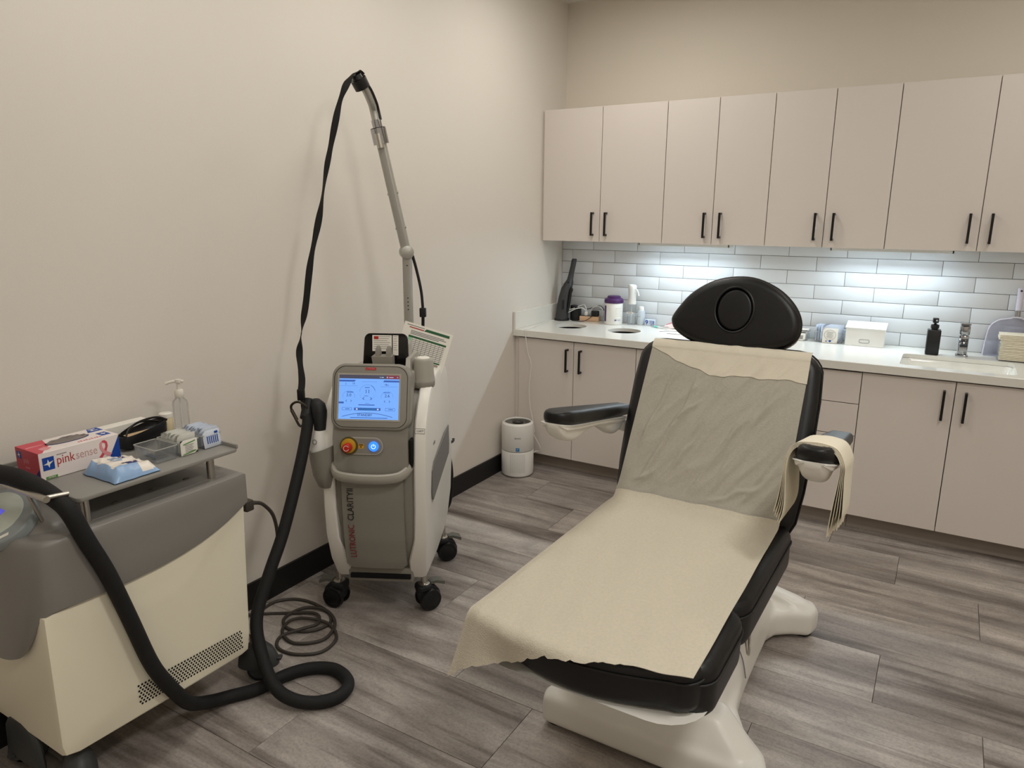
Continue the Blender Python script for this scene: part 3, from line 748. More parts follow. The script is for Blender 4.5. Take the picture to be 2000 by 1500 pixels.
def tape_pack():
    t = thing('small_pack', 'small clear pack marked with a blue nine on the counter', 'pack', (.662, -.055, ZC), radians(6))
    b = NB(); box(b, -.032, .032, -.018, .018, .001, .040, .003); finish(b, 'pack', SACHB, t)
    text('9', .040, BLUE, t, frame_mat((-.018, -.0184, .022), (1, 0, 0), (0, 0, 1)), bold=.0006)
    b = NB(); M = frame_mat((0.012, -.0184, .022), (1, 0, 0), (0, 0, 1))
    for k in range(4): flat(b, R4(-.012, .004, .012 - k * .006, .0135 - k * .006), M, .0005)
    for k in range(4): flat(b, R4(.008 + k * .003, .0095 + k * .003, -.01, .012), M, .0005)
    flat(b, ellipse(.003, .003, 10, 0, -.012), M, .0006); finish(b, 'printing', BLUE, t, 0)
    t = thing('syringe_pack', 'wrapped packet with a teal cap beside the headrest', 'packet', (.745, -.105, ZC), radians(-14))
    b = NB(); f = lambda u, v: ((u - .5) * .13, (v - .5) * .05, .002 + .012 * sin(pi * v) * (0.5 + .5 * sin(pi * u)) + .003 * sin(u * 23 + v * 9)); grid_sheet(b, f, 14, 6, .001); finish(b, 'wrapper', CLEARB, t, 60)
    b = NB(); cyl(b, (-.03, -.02, .007), (.0, -.024, .007), .006, n=12); finish(b, 'cap', TEAL, t)
    b = NB(); cyl(b, (.0, -.024, .007), (.08, -.034, .005), .0035, n=10); finish(b, 'barrel', WHITEP, t)
    t = thing('gauze_pack', 'striped pale pink packet half hidden by the headrest', 'packet', (.840, -.085, ZC), radians(-8))
    b = NB(); f = lambda u, v: ((u - .5) * .17, (v - .5) * .06, .003 + .045 * sin(pi * v) ** .7 * min(1, u * 2.2) + .002 * sin(u * 14)); grid_sheet(b, f, 16, 10, .0015); finish(b, 'pack', mat('pale_pink_film', (236, 214, 208), .45), t, 60)
    b = NB()
    for k in range(5):
        v = .28 + .1 * k
        tube(b, [((u - .5) * .17, (v - .5) * .06 - .001, .0052 + .045 * sin(pi * v) ** .7 * min(1, u * 2.2) + .002 * sin(u * 14)) for u in (.15, .35, .55, .75, .95)], .0012, 6, 3)
    finish(b, 'stripe', LPINK, t)
    tag(finish(tube(NB(), [(.80, -.26, .8745), (.83, -.22, .8745), (.89, -.20, .8745), (.95, -.215, .8745), (.99, -.26, .8745), (.93, -.30, .8745), (.86, -.30, .8745)], .0012, 6, 6), 'thin_wire', GREYINK), 'thin grey wire lying on the counter behind the headrest', 'wire')
tape_pack()
# white cord over the counter edge down the cabinet front
tag(finish(tube(NB(), [(.040, -.192, .8765), (.036, -.26, .8765), (.050, -.38, .8765), (.072, -.50, .8765), (.085, -.60, .8765), (.087, -.652, .879), (.092, -.6575, .862), (.097, -.6575, .82), (.109, -.652, .734), (.131, -.650, .657), (.118, -.650, .51), (.128, -.652, .40), (.150, -.655, .31), (.165, -.66, .24)], .0024, 8, 6), 'charging_cable', WHITEP), 'thin white charging cable hanging down the base cabinet front', 'cord')

# ------------------------------------------------------------------ air purifier
def purifier():
    t = thing('air_purifier', 'white cylindrical air purifier on the floor in the corner', 'air purifier', (.118, -.785, 0))
    R = .0985
    b = NB(); lathe(b, [(.088, .004), (.096, .012), (R, .03), (R, .160), (R - .002, .163)], 48); finish(b, 'lower_shell', WHITEP, t)
    b = NB(); lathe(b, [(R - .004, .160), (R - .004, .170)], 48); finish(b, 'groove', DGREY, t)
    b = NB(); lathe(b, [(R - .002, .166), (R, .169), (R, .312), (R - .004, .328), (R - .016, .338), (R - .019, .334), (R - .019, .325), (0, .325)], 48); finish(b, 'upper_shell', WHITEP, t)
    b = NB(); lathe(b, [(R - .0195, .3252), (R - .0195, .329), (R - .05, .3285), (0, .3285)], 40); finish(b, 'top_grille', PEDAL, t)
    b = NB(); lathe(b, [(.030, .3285), (.034, .332), (.034, .334), (0, .334)], 32, (.006, -.006, 0)); finish(b, 'control_disc', BLACK, t)
    b = NB()
    for i in range(20):
        a = radians(10 + i * 8); c, s = cos(a), sin(a)
        p = Vector((c * .06, s * .06, .3305)); q = Vector((-s, c, 0)) * .0012; d = Vector((c, s, 0)) * .016
        b.faces.new([b.verts.new(x) for x in (p - d - q, p + d - q, p + d + q, p - d + q)])
    o = finish(b, 'grille_slot', SOCKET, t, 0); o['kind'] = 'stuff'
    ca = atan2(-4.4 + .785, 2.25 - .118)
    for z, a in ((.3345, .0), ):
        b = NB(); flat(b, ellipse(.0025, .0025, 10, -.008, .002), frame_mat((.006, -.006, .3342), (1, 0, 0), (0, 1, 0)), .0005); flat(b, ellipse(.0025, .0025, 10, .006, -.002), frame_mat((.006, -.006, .3342), (1, 0, 0), (0, 1, 0)), .0005); finish(b, 'indicator', WHITEP, t, 0)
    b = NB()
    for i in range(15):
        for j in range(17):
            a = ca + (i - 7) * .066; z = .036 + j * .0070 + (.0035 if i % 2 else 0)
            c, s = cos(a), sin(a); p = Vector((c * (R + .0003), s * (R + .0003), z)); u = Vector((-s, c, 0)) * .0015; v = Vector((0, 0, .0015))
            b.faces.new([b.verts.new(p + u * cos(k * pi / 3) + v * sin(k * pi / 3)) for k in range(6)])
    o = finish(b, 'intake_hole', PEDAL, t, 0); o['kind'] = 'stuff'
    n = Vector((cos(ca), sin(ca), 0)); rt = Vector((-sin(ca), cos(ca), 0))
    M = frame_mat(n * (R + .0004) + Vector((0, 0, .255)), rt, (0, 0, 1)); text('levoit', .017, GREYINK, t, M)
    b = NB(); flat(b, R4(-.011, .011, -.011, .011), frame_mat(n * (R - .0001) + Vector((0, 0, .183)), rt, (0, 0, 1)), .0009); finish(b, 'blue_sticker', mat('sticker_blue', (52, 132, 190), .5), t, 0)
    b = NB(); flat(b, [(-.006, .0), (-.002, -.004), (.007, .006), (-.002, -.001)], frame_mat(n * (R + .0009) + Vector((0, 0, .186)), rt, (0, 0, 1)), .0004); finish(b, 'sticker_mark', CARD, t, 0)
    tag(finish(tube(NB(), [(.165, -.688, .255), (.178, -.682, .22), (.20, -.665, .17), (.205, -.65, .13), (.19, -.645, .115), (.17, -.65, .113), (.155, -.69, .10)], .003, 8, 6), 'white_cord', WHITEP), 'white power cord looping beside the air purifier', 'cord')
purifier()
# ================================================================== treatment chair (faces the camera along -y)
CX, CY = 1.63, -2.15
chair = thing('treatment_chair', 'black vinyl treatment chair with white base, covered in paper', 'chair', (CX, CY, 0))
LEAN = atan2(.23, .52)
DB = Vector((0, sin(LEAN), cos(LEAN))); NBK = Vector((0, -cos(LEAN), sin(LEAN)))    # up the backrest, and out of its front
BO = Vector((0, -.01, .60))
def bp(x, s, o=0): return BO + Vector((x, 0, 0)) + DB * s + NBK * o
def chair_base():
    # plan outline of the I-shaped foot, chair-local
    half = [(.36, -.545), (.375, -.50), (.355, -.44), (.28, -.36), (.235, -.27), (.22, -.15), (.205, .10), (.205, .24), (.235, .32), (.285, .36), (.345, .385), (.362, .44), (.338, .495), (.24, .51)]
    cx = .035
    poly = [(cx + (x - cx), y) for x, y in half] + [(cx - (x - cx), y) for x, y in reversed(half)]
    b = NB(); prism(b, poly, .014, .118, bev=.022, seg=3)
    # raised spine and the lift column
    n = 24
    def rr(w, h, z, y0, r=.05): return [(cx + p[0], y0 + p[1], z) for p in rrect(w, h, r, 5)]
    loft(b, [rr(.37, .84, .05, .0), rr(.35, .78, .13, .0), rr(.27, .68, .245, .01), rr(.20, .54, .285, .01, .06)])
    loft(b, [rr(.64, .14, .05, -.47), rr(.58, .11, .13, -.465), rr(.40, .10, .195, -.43, .03)])
    loft(b, [rr(.64, .12, .05, .43), rr(.58, .09, .13, .43), rr(.30, .06, .17, .42, .02)])
    loft(b, [rr(.26, .34, .12, -.16), rr(.22, .30, .26, -.16), rr(.21, .28, .36, -.15), rr(.20, .26, .43, -.15)])
    o = finish(b, 'base', CHAIRW, None, 0)
    bake(o, [('REMESH', dict(mode='VOXEL', voxel_size=.009)), ('SMOOTH', dict(factor=.5, iterations=9)), ('DECIMATE', dict(ratio=.35))])
    o.data.polygons.foreach_set('use_smooth', [True] * len(o.data.polygons))
    o.parent = chair
    for x, y in ((.335, -.49), (-.265, -.49), (.312, .435), (-.242, .435)):
        b = NB(); lathe(b, [(.028, .0), (.028, .012), (.020, .026)], 20, (x, y, 0)); finish(b, 'levelling_foot', BLACKR, chair)
    b = NB(); tube(b, [(.12, -.11, .243), (.17, -.11, .226), (.205, -.11, .17), (.222, -.11, .10)], .0022, 6, 5); finish(b, 'cover_seam', GREYINK, chair)
    # frame under the cushions
    def trayring(w, y0, y1, z, r): return [(p[0], (y0 + y1) / 2 + p[1], z) for p in rrect(w, y1 - y0, r, 6)]
    b = NB(); loft(b, [trayring(.30, -.78, .04, .40, .08), trayring(.46, -.56, .06, .43, .08), trayring(.530, -.56, .04, .455, .05), trayring(.530, -.56, .04, .475, .05)]); finish(b, 'seat_frame', CHAIRW, chair, 50)
    b = NB(); loft(b, [trayring(.34, -.76, -.50, .425, .10), trayring(.48, -.86, -.52, .452, .13), trayring(.562, -.930, -.54, .474, .11), trayring(.574, -.944, -.54, .486, .11)]); finish(b, 'leg_frame', CHAIRW, chair, 50)
    b = NB(); loft(b, [[(s * .05 + .1, -.50 + d, z) for s, d, z in ((-1, -.10, .34), (1, -.10, .34), (1, .06, .26), (-1, .06, .26))], [(s * .06 + .1, -.56 + d, z) for s, d, z in ((-1, -.10, .43), (1, -.10, .43), (1, .08, .42), (-1, .08, .42))]]); finish(b, 'lift_link', CHAIRW, chair, 30)
    b = NB(); tube(b, [(.286, -.50, .485), (.296, -.515, .455), (.297, -.50, .437), (.292, -.475, .445), (.287, -.46, .485)], .004, 8, 5); finish(b, 'wire_loop', STEEL, chair)
chair_base()
def cushion(name, poly, z0, z1, bev=.03, crown=.006):
    b = NB(); prism(b, poly, z0, z1, bev=bev, seg=4)
    o = finish(b, name, LEATH, chair, 60)
    return o
def piping(parent, poly, z, r=.0028):
    b = NB(); tube(b, [(p[0], p[1], z) for p in poly], r, 6, smooth=False, closed=True); finish(b, 'piping', THREAD, parent)
# seat: widens a little to the back, rounded corners
def cush_poly(w0, w1, y0, y1, r0, r1, bulge0=0, n=6):
    """front edge y0 (half width w0, corner r0, bulge), back edge y1"""
    pts = []
    for (cx_, cy_, r, a) in ((w1 - r1, y1 - r1, r1, 0), (-w1 + r1, y1 - r1, r1, pi / 2)):
        for i in range(n + 1):
            t = a + pi / 2 * i / n; pts.append((cx_ + r * cos(t), cy_ + r * sin(t)))
    for (cx_, cy_, r, a) in ((-w0 + r0, y0 + r0, r0, pi), (w0 - r0, y0 + r0, r0, 3 * pi / 2)):
        seg = []
        for i in range(n + 1):
            t = a + pi / 2 * i / n; seg.append((cx_ + r * cos(t), cy_ + r * sin(t)))
        if a == pi:
            pts += seg
            for i in range(1, 8):
                u = i / 8; x = (-w0 + r0) + 2 * (w0 - r0) * u
                pts.append((x, y0 - bulge0 * sin(pi * u)))
        else: pts += seg
    return pts
p = cush_poly(.296, .304, -.580, .02, .085, .05, .0); s = cushion('seat_cushion', p, .462, .602, .030); piping(s, cush_poly(.298, .306, -.582, .022, .085, .05), .560)
p = cush_poly(.296, .298, -.872, -.548, .06, .075, .0); s = cushion('leg_cushion', p, .460, .600, .030); piping(s, cush_poly(.298, .300, -.874, -.546, .06, .075), .556)
p = cush_poly(.274, .276, -.905, -.780, .06, .03, .048); s = cushion('foot_cushion', p, .487, .600, .026); piping(s, cush_poly(.276, .278, -.907, -.778, .06, .03, .048), .570)
# backrest: outline in the leaning plane
def back_outline(g=0):
    pts = []
    R = .085
    right = [(.285 + g, -.02), (.302 + g, .02), (.312 + g, .12), (.316 + g, .24), (.316 + g, .42), (.312 + g, .48)]
    for i in range(7):
        t = pi / 2 * i / 6; pts.append((.312 + g - R + R * cos(t), .495 + R * sin(t) + g))
    r = right + pts[1:]
    return r + [(-x, y) for x, y in reversed(r)]
def leaned(bm, poly, o0, o1, bev, seg=4):
    prism(bm, poly, o0, o1, bev=bev, seg=seg)
    for v in bm.verts:
        v.co = bp(v.co.x, v.co.y, v.co.z)
    return bm
b = NB(); leaned(b, back_outline(), -.105, 0, .034); back = finish(b, 'backrest_cushion', LEATH, chair, 60)
b = NB(); tube(b, [bp(x, y, -.038) for x, y in back_outline(.003)], .003, 6, smooth=False, closed=True); finish(b, 'piping', THREAD, back)
b = NB(); leaned(b, [(x * .9, .03 + y * .9) for x, y in back_outline()], -.135, -.098, .015); finish(b, 'back_shell', CHAIRW, chair, 50)
b = NB(); grid_sheet(b, lambda u, v: bp(-.3135 - .004, .395 + .05 * v, -.055 + .018 * u), 2, 2, .0012); finish(b, 'care_tag', CARD, chair, 0, label='small white tag on the backrest side')
# headrest
HL = radians(12); HD = Vector((0, sin(HL), cos(HL))); HN = Vector((0, -cos(HL), sin(HL)))
HO = Vector((.0, .222, 1.128))
def hpnt(x, s, o=0): return HO + Vector((x, 0, 0)) + HD * s + HN * o
HP = [(-.213, .066), (-.198, .038), (-.150, .008), (-.081, -.013), (-.009, -.022), (.055, -.020), (.131, -.009), (.186, .008), (.218, .036), (.227, .074), (.219, .112), (.194, .152), (.153, .190), (.103, .217), (.052, .232), (-.004, .233), (-.060, .222), (-.110, .199), (-.157, .163), (-.190, .120), (-.210, .086)]
hp = [tuple(q) for q in [(v.x, v.y) for v in catmull([(x, y, 0) for x, y in HP], 3, True)]]
b = NB(); prism(b, hp, -.075, .0, bev=.026, seg=5)
# dish towards the breathing hole
for v in b.verts:
    d = sqrt(((v.co.x - .008) / .20) ** 2 + ((v.co.y - .118) / .12) ** 2)
    v.co = hpnt(v.co.x, v.co.y, v.co.z)
o = finish(b, 'headrest_cushion', LEATH, chair, 60); hr = o
cut = NB(); prism(cut, [(q[0], q[1]) for q in ellipse(.066, .078, 32, .008, .118)], -.045, .05)
for v in cut.verts: v.co = hpnt(v.co.x, v.co.y, v.co.z)
c = finish(cut, 'cut', LEATH, None, 0); o.parent = None
bake(o, [('BOOLEAN', dict(operation='DIFFERENCE', object=c, solver='EXACT'))]); bpy.data.objects.remove(c); o.parent = chair
o.data.polygons.foreach_set('use_smooth', [True] * len(o.data.polygons)); o.data.set_sharp_from_angle(angle=radians(50))
b = NB(); prism(b, [(q[0], q[1]) for q in ellipse(.0605, .0725, 36, .008, .118)], -.050, -.002, bev=.010, seg=4)
for v in b.verts: v.co = hpnt(v.co.x, v.co.y, v.co.z)
finish(b, 'face_hole_plug', LEATH, hr, 60)
b = NB(); tube(b, [hpnt(.008 + .066 * cos(t), .118 + .078 * sin(t), -.0015) for t in [2 * pi * i / 36 for i in range(36)]], .0042, 8, smooth=False, closed=True); finish(b, 'hole_welt', LEATH, hr)
b = NB(); tube(b, [hpnt(x * 1.004, y * 1.004 - .0004, -.030) for x, y in hp], .0028, 6, smooth=False, closed=True); finish(b, 'piping', THREAD, hr)
b = NB(); prism(b, [(x * .97, y * .97 + .002 - .006) for x, y in hp], -.092, -.068, bev=.006, seg=2)
for v in b.verts: v.co = hpnt(v.co.x, v.co.y, v.co.z)
finish(b, 'headrest_shell', CHAIRW, chair, 50)
b = NB()
for x in (-.06, .06): cyl(b, hpnt(x, .06, -.085), bp(x, .40, -.09), .009, n=12)
finish(b, 'headrest_bar', STEEL, chair)
# armrests
def armrest(sx, y_front, z_front, y_back, z_back, xc):
    t = chair
    def sec(y, z, w, h, zt):
        return [(xc + p[0], y, zt - h / 2 + p[1]) for p in rrect(w, h, min(w, h) * .42, 5)]
    L = y_back - y_front; b = NB(); rings = []
    for q in range(30):
        d = L * (q / 29) ** 1.8
        e = sqrt(max(.0, 1 - (1 - min(1, d / .055)) ** 2))
        w_ = (.104 - .030 * max(0, (d - .12) / (L - .12))) * (.16 + .84 * e); h_ = (.053 - .012 * max(0, (d - .12) / (L - .12))) * (.30 + .70 * e)
        f = d / L; zt = z_front + (z_back - z_front) * f - .014 * (1 - e)
        rings.append(sec(y_front + d, 0, w_, h_, zt))
    loft(b, rings); pad = finish(b, 'armrest_pad', LEATH, chair, 60)
    b = NB(); rings = []
    prof = [(.004, .050, .012, 0), (.02, .090, .040, 0), (.06, .098, .058, .0), (.12, .096, .062, 0), (.20, .086, .040, 0), (.27, .078, .026, 0), (.34, .074, .034, 0), (.42, .076, .062, 0), (.47, .076, .066, 0), (.52, .07, .05, 0)]
    for d, w_, h_, q in prof:
        f = d / L; zt = z_front + (z_back - z_front) * f - .044
        r = []
        m = 16
        # rim on top, bowl below
        top = zt
        pts = [(-w_ / 2, top), (w_ / 2, top), (w_ / 2 + .001, top - .006), (w_ / 2 * .97, top - .016 * min(1, h_ / .03)), (w_ / 2 * .80, top - h_ * .42), (w_ / 2 * .62, top - h_ * .80), (w_ / 2 * .36, top - h_ * .97), (0, top - h_), (-w_ / 2 * .36, top - h_ * .97), (-w_ / 2 * .62, top - h_ * .80), (-w_ / 2 * .80, top - h_ * .42), (-w_ / 2 * .97, top - .016 * min(1, h_ / .03)), (-w_ / 2 - .001, top - .006)]
        cl_ = catmull([(x, 0, z) for x, z in pts], 3, True); rings.append([(xc + v.x, y_front + d, v.z) for v in cl_])
    fine = []
    for j in range(len(rings[0])):
        fine.append(catmull([r[j] for r in rings], 3))
    rings = [[tuple(fine[j][i]) for j in range(len(fine))] for i in range(len(fine[0]))]
    loft(b, rings); finish(b, 'armrest_shell', CHAIRW, chair, 50)
    # bracket into the backrest
    b = NB(); yb = y_back
    x_in = .29 * (1 if xc > 0 else -1)
    cyl(b, (xc, yb - .04, z_back - .07), (x_in, yb - .02, z_back - .09), .022, n=14); finish(b, 'arm_bracket', CHAIRW, chair, 50)
armrest(-1, -.345, .966, .225, .862, -.378)
armrest(1, -.392, .996, .205, .880, .390)

# ------------------------------------------------------------------ paper on the chair
def paper_seat():
    random.seed(3)
    torn = [random.uniform(-.0025, .0025) + .002 * sin(i * 1.7) for i in range(60)]
    L = .93
    def over(x):
        if x < -.06: return .045 + (-.06 - x) * .60
        return max(0, .045 * (1 - (x + .06) / .20))
    def f(u, v):
        # v across from the left edge to the right edge, u from the crease to the torn end
        xl = -.285 - .018 * u; xr = .268
        x = xl + (xr - xl) * v
        yend = -.905 - .045 * max(0, cos(pi * x / .57)) ** .8 - .004
        if x > .05: yend -= .0
        o = over(x) + (torn[int(v * 59)] if over(x) > .004 else 0)
        flatlen = -yend - .030
        tot = flatlen + o
        d = .030 + u * tot
        z = .6055
        y = -d
        # crease at the back curls up the backrest a little
        if d < .06: z += .020 * (1 - (d - .03) / .03) ** 2 if d > .03 else .02
        # soft wrinkles
        z += .0016 * sin(x * 31 + y * 9) * sin(y * 13 + 2) + .0010 * sin(x * 70 + y * 17) + .0012
        # rounded edges of the cushions carry the sheet down a little at the left
        if x < -.27: z -= (abs(x) - .27) * .35
        h = d - (flatlen + .030)
        if h > 0:
            r = .030; a = min(h / r, 1.25)
            z -= r * (1 - cos(a)); y = yend - r * sin(a)
            rem = h - r * a if a >= 1.25 else 0
            if rem > 0:
                y += .020 * math.exp(-((x + .16) / .07) ** 2) * min(1, rem * 14)
                z -= rem * .93; y -= rem * .25 + .35 * rem * rem
                x -= rem * .15 * max(0, (-x - .05) / .25)
                z += .002 * sin(v * 14) * min(1, rem * 20)
        return (x, y, z)
    b = NB(); grid_sheet(b, f, 110, 64, .0012)
    for vtx in b.verts: vtx.co += Vector((CX, CY, 0))
    tag(finish(b, 'exam_paper', PAPER, None, 60), 'cream exam paper on the seat, torn end hanging off the foot', 'paper sheet')
paper_seat()
CREASES = [(-.235, .20, -.150, .50, .0085, .011), (-.205, .08, -.075, .44, .0095, .013), (-.160, .03, -.020, .28, .006, .010), (-.10, .16, .015, .43, .0065, .012), (-.03, .06, .10, .33, .0075, .014), (.045, .10, .13, .37, .0050, .011), (.11, .24, .19, .46, .0060, .012), (.02, .03, .17, .10, .0065, .012), (-.23, .05, -.17, .10, .006, .009), (.14, .05, .24, .20, .0045, .012), (-.265, .33, -.22, .44, .004, .008), (-.13, .30, -.06, .36, .005, .007)]
def crease(x, s):
    from mathutils import noise as nz
    o = 0
    for (x0, s0, x1, s1, h, wd) in CREASES:
        dx, ds = x1 - x0, s1 - s0; L2_ = dx * dx + ds * ds
        t = ((x - x0) * dx + (s - s0) * ds) / L2_
        if -.15 < t < 1.15:
            wob = .012 * nz.noise(Vector((t * 3, x0 * 20, s0 * 20)))
            d = ((x - x0) * ds - (s - s0) * dx) / sqrt(L2_) + wob
            f = max(0, min(1, (t + .15) * 4, (1.15 - t) * 4))
            o += h * f * (math.exp(-(d / wd) ** 2) if d > 0 else math.exp(-(d / (wd * .45)) ** 2))
    n1 = nz.noise(Vector((x * 16 - s * 9, s * 4.5, .3))); n2 = nz.noise(Vector((x * 38 - s * 20, s * 12, 4.3)))
    o += .0055 * max(0, .35 - abs(n1)) / .35 + .0016 * max(0, .4 - abs(n2)) / .4
    return o
def paper_back():
    def f(u, v):
        s = .008 + u * .572
        xl = -.290 + .030 * u; xr = .266 + .010 * u
        x = xl + (xr - xl) * v
        edge = min(1, min(v, 1 - v) * 9) * min(1, u * 10) * (1 if u < .8 else max(0, 1 - (u - .8) / .2))
        o = .0055 + crease(x, s) * edge
        if u < .1: o += .012 * (1 - u / .1) ** 2
        if u > .93:
            k = (u - .93) / .07; s = .541 + .03 * sin(k * pi / 2); o -= .03 * k * k
        return tuple(bp(x, s, o))
    b = NB(); grid_sheet(b, f, 130, 110, .0008)
    for vtx in b.verts: vtx.co += Vector((CX, CY, 0))
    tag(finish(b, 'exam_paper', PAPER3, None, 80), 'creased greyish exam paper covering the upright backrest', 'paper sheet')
    # the turned-over upper band, lying on the sheet below it
    def g(u, v):
        x = -.262 + .538 * v
        bottom = .462 + .075 * max(0, 1 - v * 2.4) - .006 * sin(v * 5.5) + .003 * sin(v * 23) + .0012 * sin(v * 57 + 1)
        s = bottom + (.592 - bottom) * u
        uu = (s - .008) / .572
        edge = min(1, min(v, 1 - v) * 9) * (1 if uu < .8 else max(0, 1 - (uu - .8) / .2))
        o = .0055 + crease(x, min(s, .56)) * edge + .0024
        rip = sin(v * 34 + u * 4 + 2 * sin(v * 9)) * .5 + .5
        o += .0050 * rip ** 2 * (1 - abs(2 * v - 1)) ** .5 * u ** 1.3 + .0012 * (sin(v * 71) * .5 + .5) * u
        if uu > .93:
            k = (uu - .93) / .092; o += -.03 * k * k + .0015; s = .541 + .036 * sin(k * pi / 2)
        return tuple(bp(x, s, o))
    b = NB(); grid_sheet(b, g, 40, 130, .0008)
    for vtx in b.verts: vtx.co += Vector((CX, CY, 0))
    tag(finish(b, 'paper_fold', PAPER2, None, 80), 'folded-over cream paper band across the top of the backrest', 'paper sheet')
paper_back()
# paper towels folded over the right armrest
def arm_towels():
    random.seed(11)
    labels = ['innermost beige paper towel folded over the right armrest', 'second beige paper towel over the right armrest from inside', 'middle beige paper towel of those over the right armrest', 'second beige paper towel over the right armrest from outside', 'outermost beige paper towel draped over the right armrest']
    xc = 2.020
    for i in range(5):
        e = .0022 * (i + 1)
        lz = .752 + .007 * i - .004 * (i % 2); rz = .722 + .010 * ((i * 2) % 5) + .005 * i
        lx = xc - .090 + .0045 * (4 - i); rx = xc + .050 + .005 * i
        zt0 = .9850
        path = [(lx, lz), (lx + .008, lz + .05), (xc - .066 - e * .8, .905), (xc - .060 - e, .945), (xc - .045 - e * .6, .968 + e), (xc - .015, .9765 + e), (xc + .018, .9765 + e), (xc + .044 + e * .6, .966 + e), (xc + .059 + e, .940), (xc + .060 + e, .90), (rx + .004, .80), (rx, rz)]
        pts = catmull([(x, 0, z) for x, z in path], 5)
        y0 = -2.515; y1 = -2.290
        nP = len(pts) - 1
        def f(u, v):
            k = u * nP; a = int(min(k, nP - 1)); p = pts[a].lerp(pts[a + 1], k - a)
            y = y0 + (y1 - y0) * v + .003 * i
            slope = -.185 * (y + 2.47) * 1.0
            z = p.z + slope
            # bottoms trail diagonally, torn a little at the right end
            if u > .9: z += .004 * sin(v * 23 + i) * (u - .9) * 10
            if u < .2: y += .0; z += (.2 - u) * (.10 * v)
            if u > .75: y += (u - .75) * .16 * (1 - v)
            fan = (u - .72) * (.04 - .012 * i) if u > .72 else 0
            return (p.x - fan * (1 - v) * .6, y, z)
        b = NB(); grid_sheet(b, f, 48, 12, .0012)
        tag(finish(b, 'draped_paper_towel', TOWEL, None, 60), labels[i], 'paper towel', 'paper towels over the right armrest')
arm_towels()
# ================================================================== laser machine
LO = Vector((.45, -2.42, 0)); LA = radians(27.5)
laser = thing('laser_machine', 'white and grey laser machine on casters with a lit touchscreen', 'laser machine', LO, LA)
LM = Matrix.Translation(LO) @ Matrix.Rotation(LA, 4, 'Z')
XC = .015
def lp(*ps): return [tuple(p) for p in ps]
SIDE = [(-.042, .165), (-.085, .25), (-.104, .35), (-.110, .47), (-.104, .62), (-.088, .74), (-.060, .81), (-.010, .868), (.05, .910), (.11, .935), (.20, .948), (.32, .942), (.43, .920), (.455, .88), (.50, .75), (.535, .60), (.535, .45), (.515, .32), (.47, .21), (.40, .165), (.20, .148)]
def shrink(poly, k, c=(.22, .55)): return [(c[0] + (y - c[0]) * k, c[1] + (z - c[1]) * k) for y, z in poly]
# grey core
b = NB(); prism(b, shrink(SIDE, .955), XC - .150, XC + .150, 'x', bev=.004); core = finish(b, 'core_body', LGREY, laser, 40)
# two white shells; the inner part narrows at the front foot
def shell(s):
    xo = XC + s * .198; xi = XC + s * .150
    b = NB()
    n = len(SIDE)
    def xin(y, z):
        # the front strip is wider low down, below the grey flank
        if z < .36: return xi - s * .026 * min(1, (.36 - z) / .05)
        return xi
    outer = []; 
    k = 0
    rings = [[(xin(y, z), y, z) for y, z in shrink(SIDE, .985)], [(xin(y, z) + s * .006, y, z) for y, z in SIDE], [(xo - s * .020, y, z) for y, z in SIDE], [(xo - s * .005, y, z) for y, z in shrink(SIDE, .985)], [(xo, y, z) for y, z in shrink(SIDE, .955)]]
    # taper in towards the floor
    for r in rings:
        for i, p in enumerate(r):
            if p[2] < .40: r[i] = (XC + (p[0] - XC) * (1 - .10 * ((.40 - p[2]) / .25) ** 1.5), p[1], p[2])
    loft(b, rings); return finish(b, 'side_shell', LWHITE, laser, 30)
shL = shell(-1); shR = shell(1)
# vent panel on the right flank: white bevel and recessed grey panel
xs = XC + .198
vp = [(.435, .648), (.14, .640), (.035, .600), (.018, .560), (.020, .485), (.045, .462), (.30, .462), (.445, .520)]
vp = [(.44, .650), (.055, .612), (.020, .585), (.014, .500), (.030, .462), (.44, .520), (.452, .56)]
b = NB(); prism(b, [(y + (.008 if i else 0), z - .012) for i, (y, z) in enumerate(vp)], xs - .004, xs + .0012, 'x', bev=.0008, seg=1); finish(b, 'vent_bevel', LWHITE, shR, 30)
b = NB(); prism(b, vp, xs - .004, xs + .0022, 'x', bev=.0006, seg=1); finish(b, 'vent_panel', LDARK, shR, 30)
# small printed mark on the flank
text('clarity', .020, GREYINK, shR, frame_mat((xs + .0006, .075, .685), (0, 1, 0), (0, -.1, 1)), sx=.9)
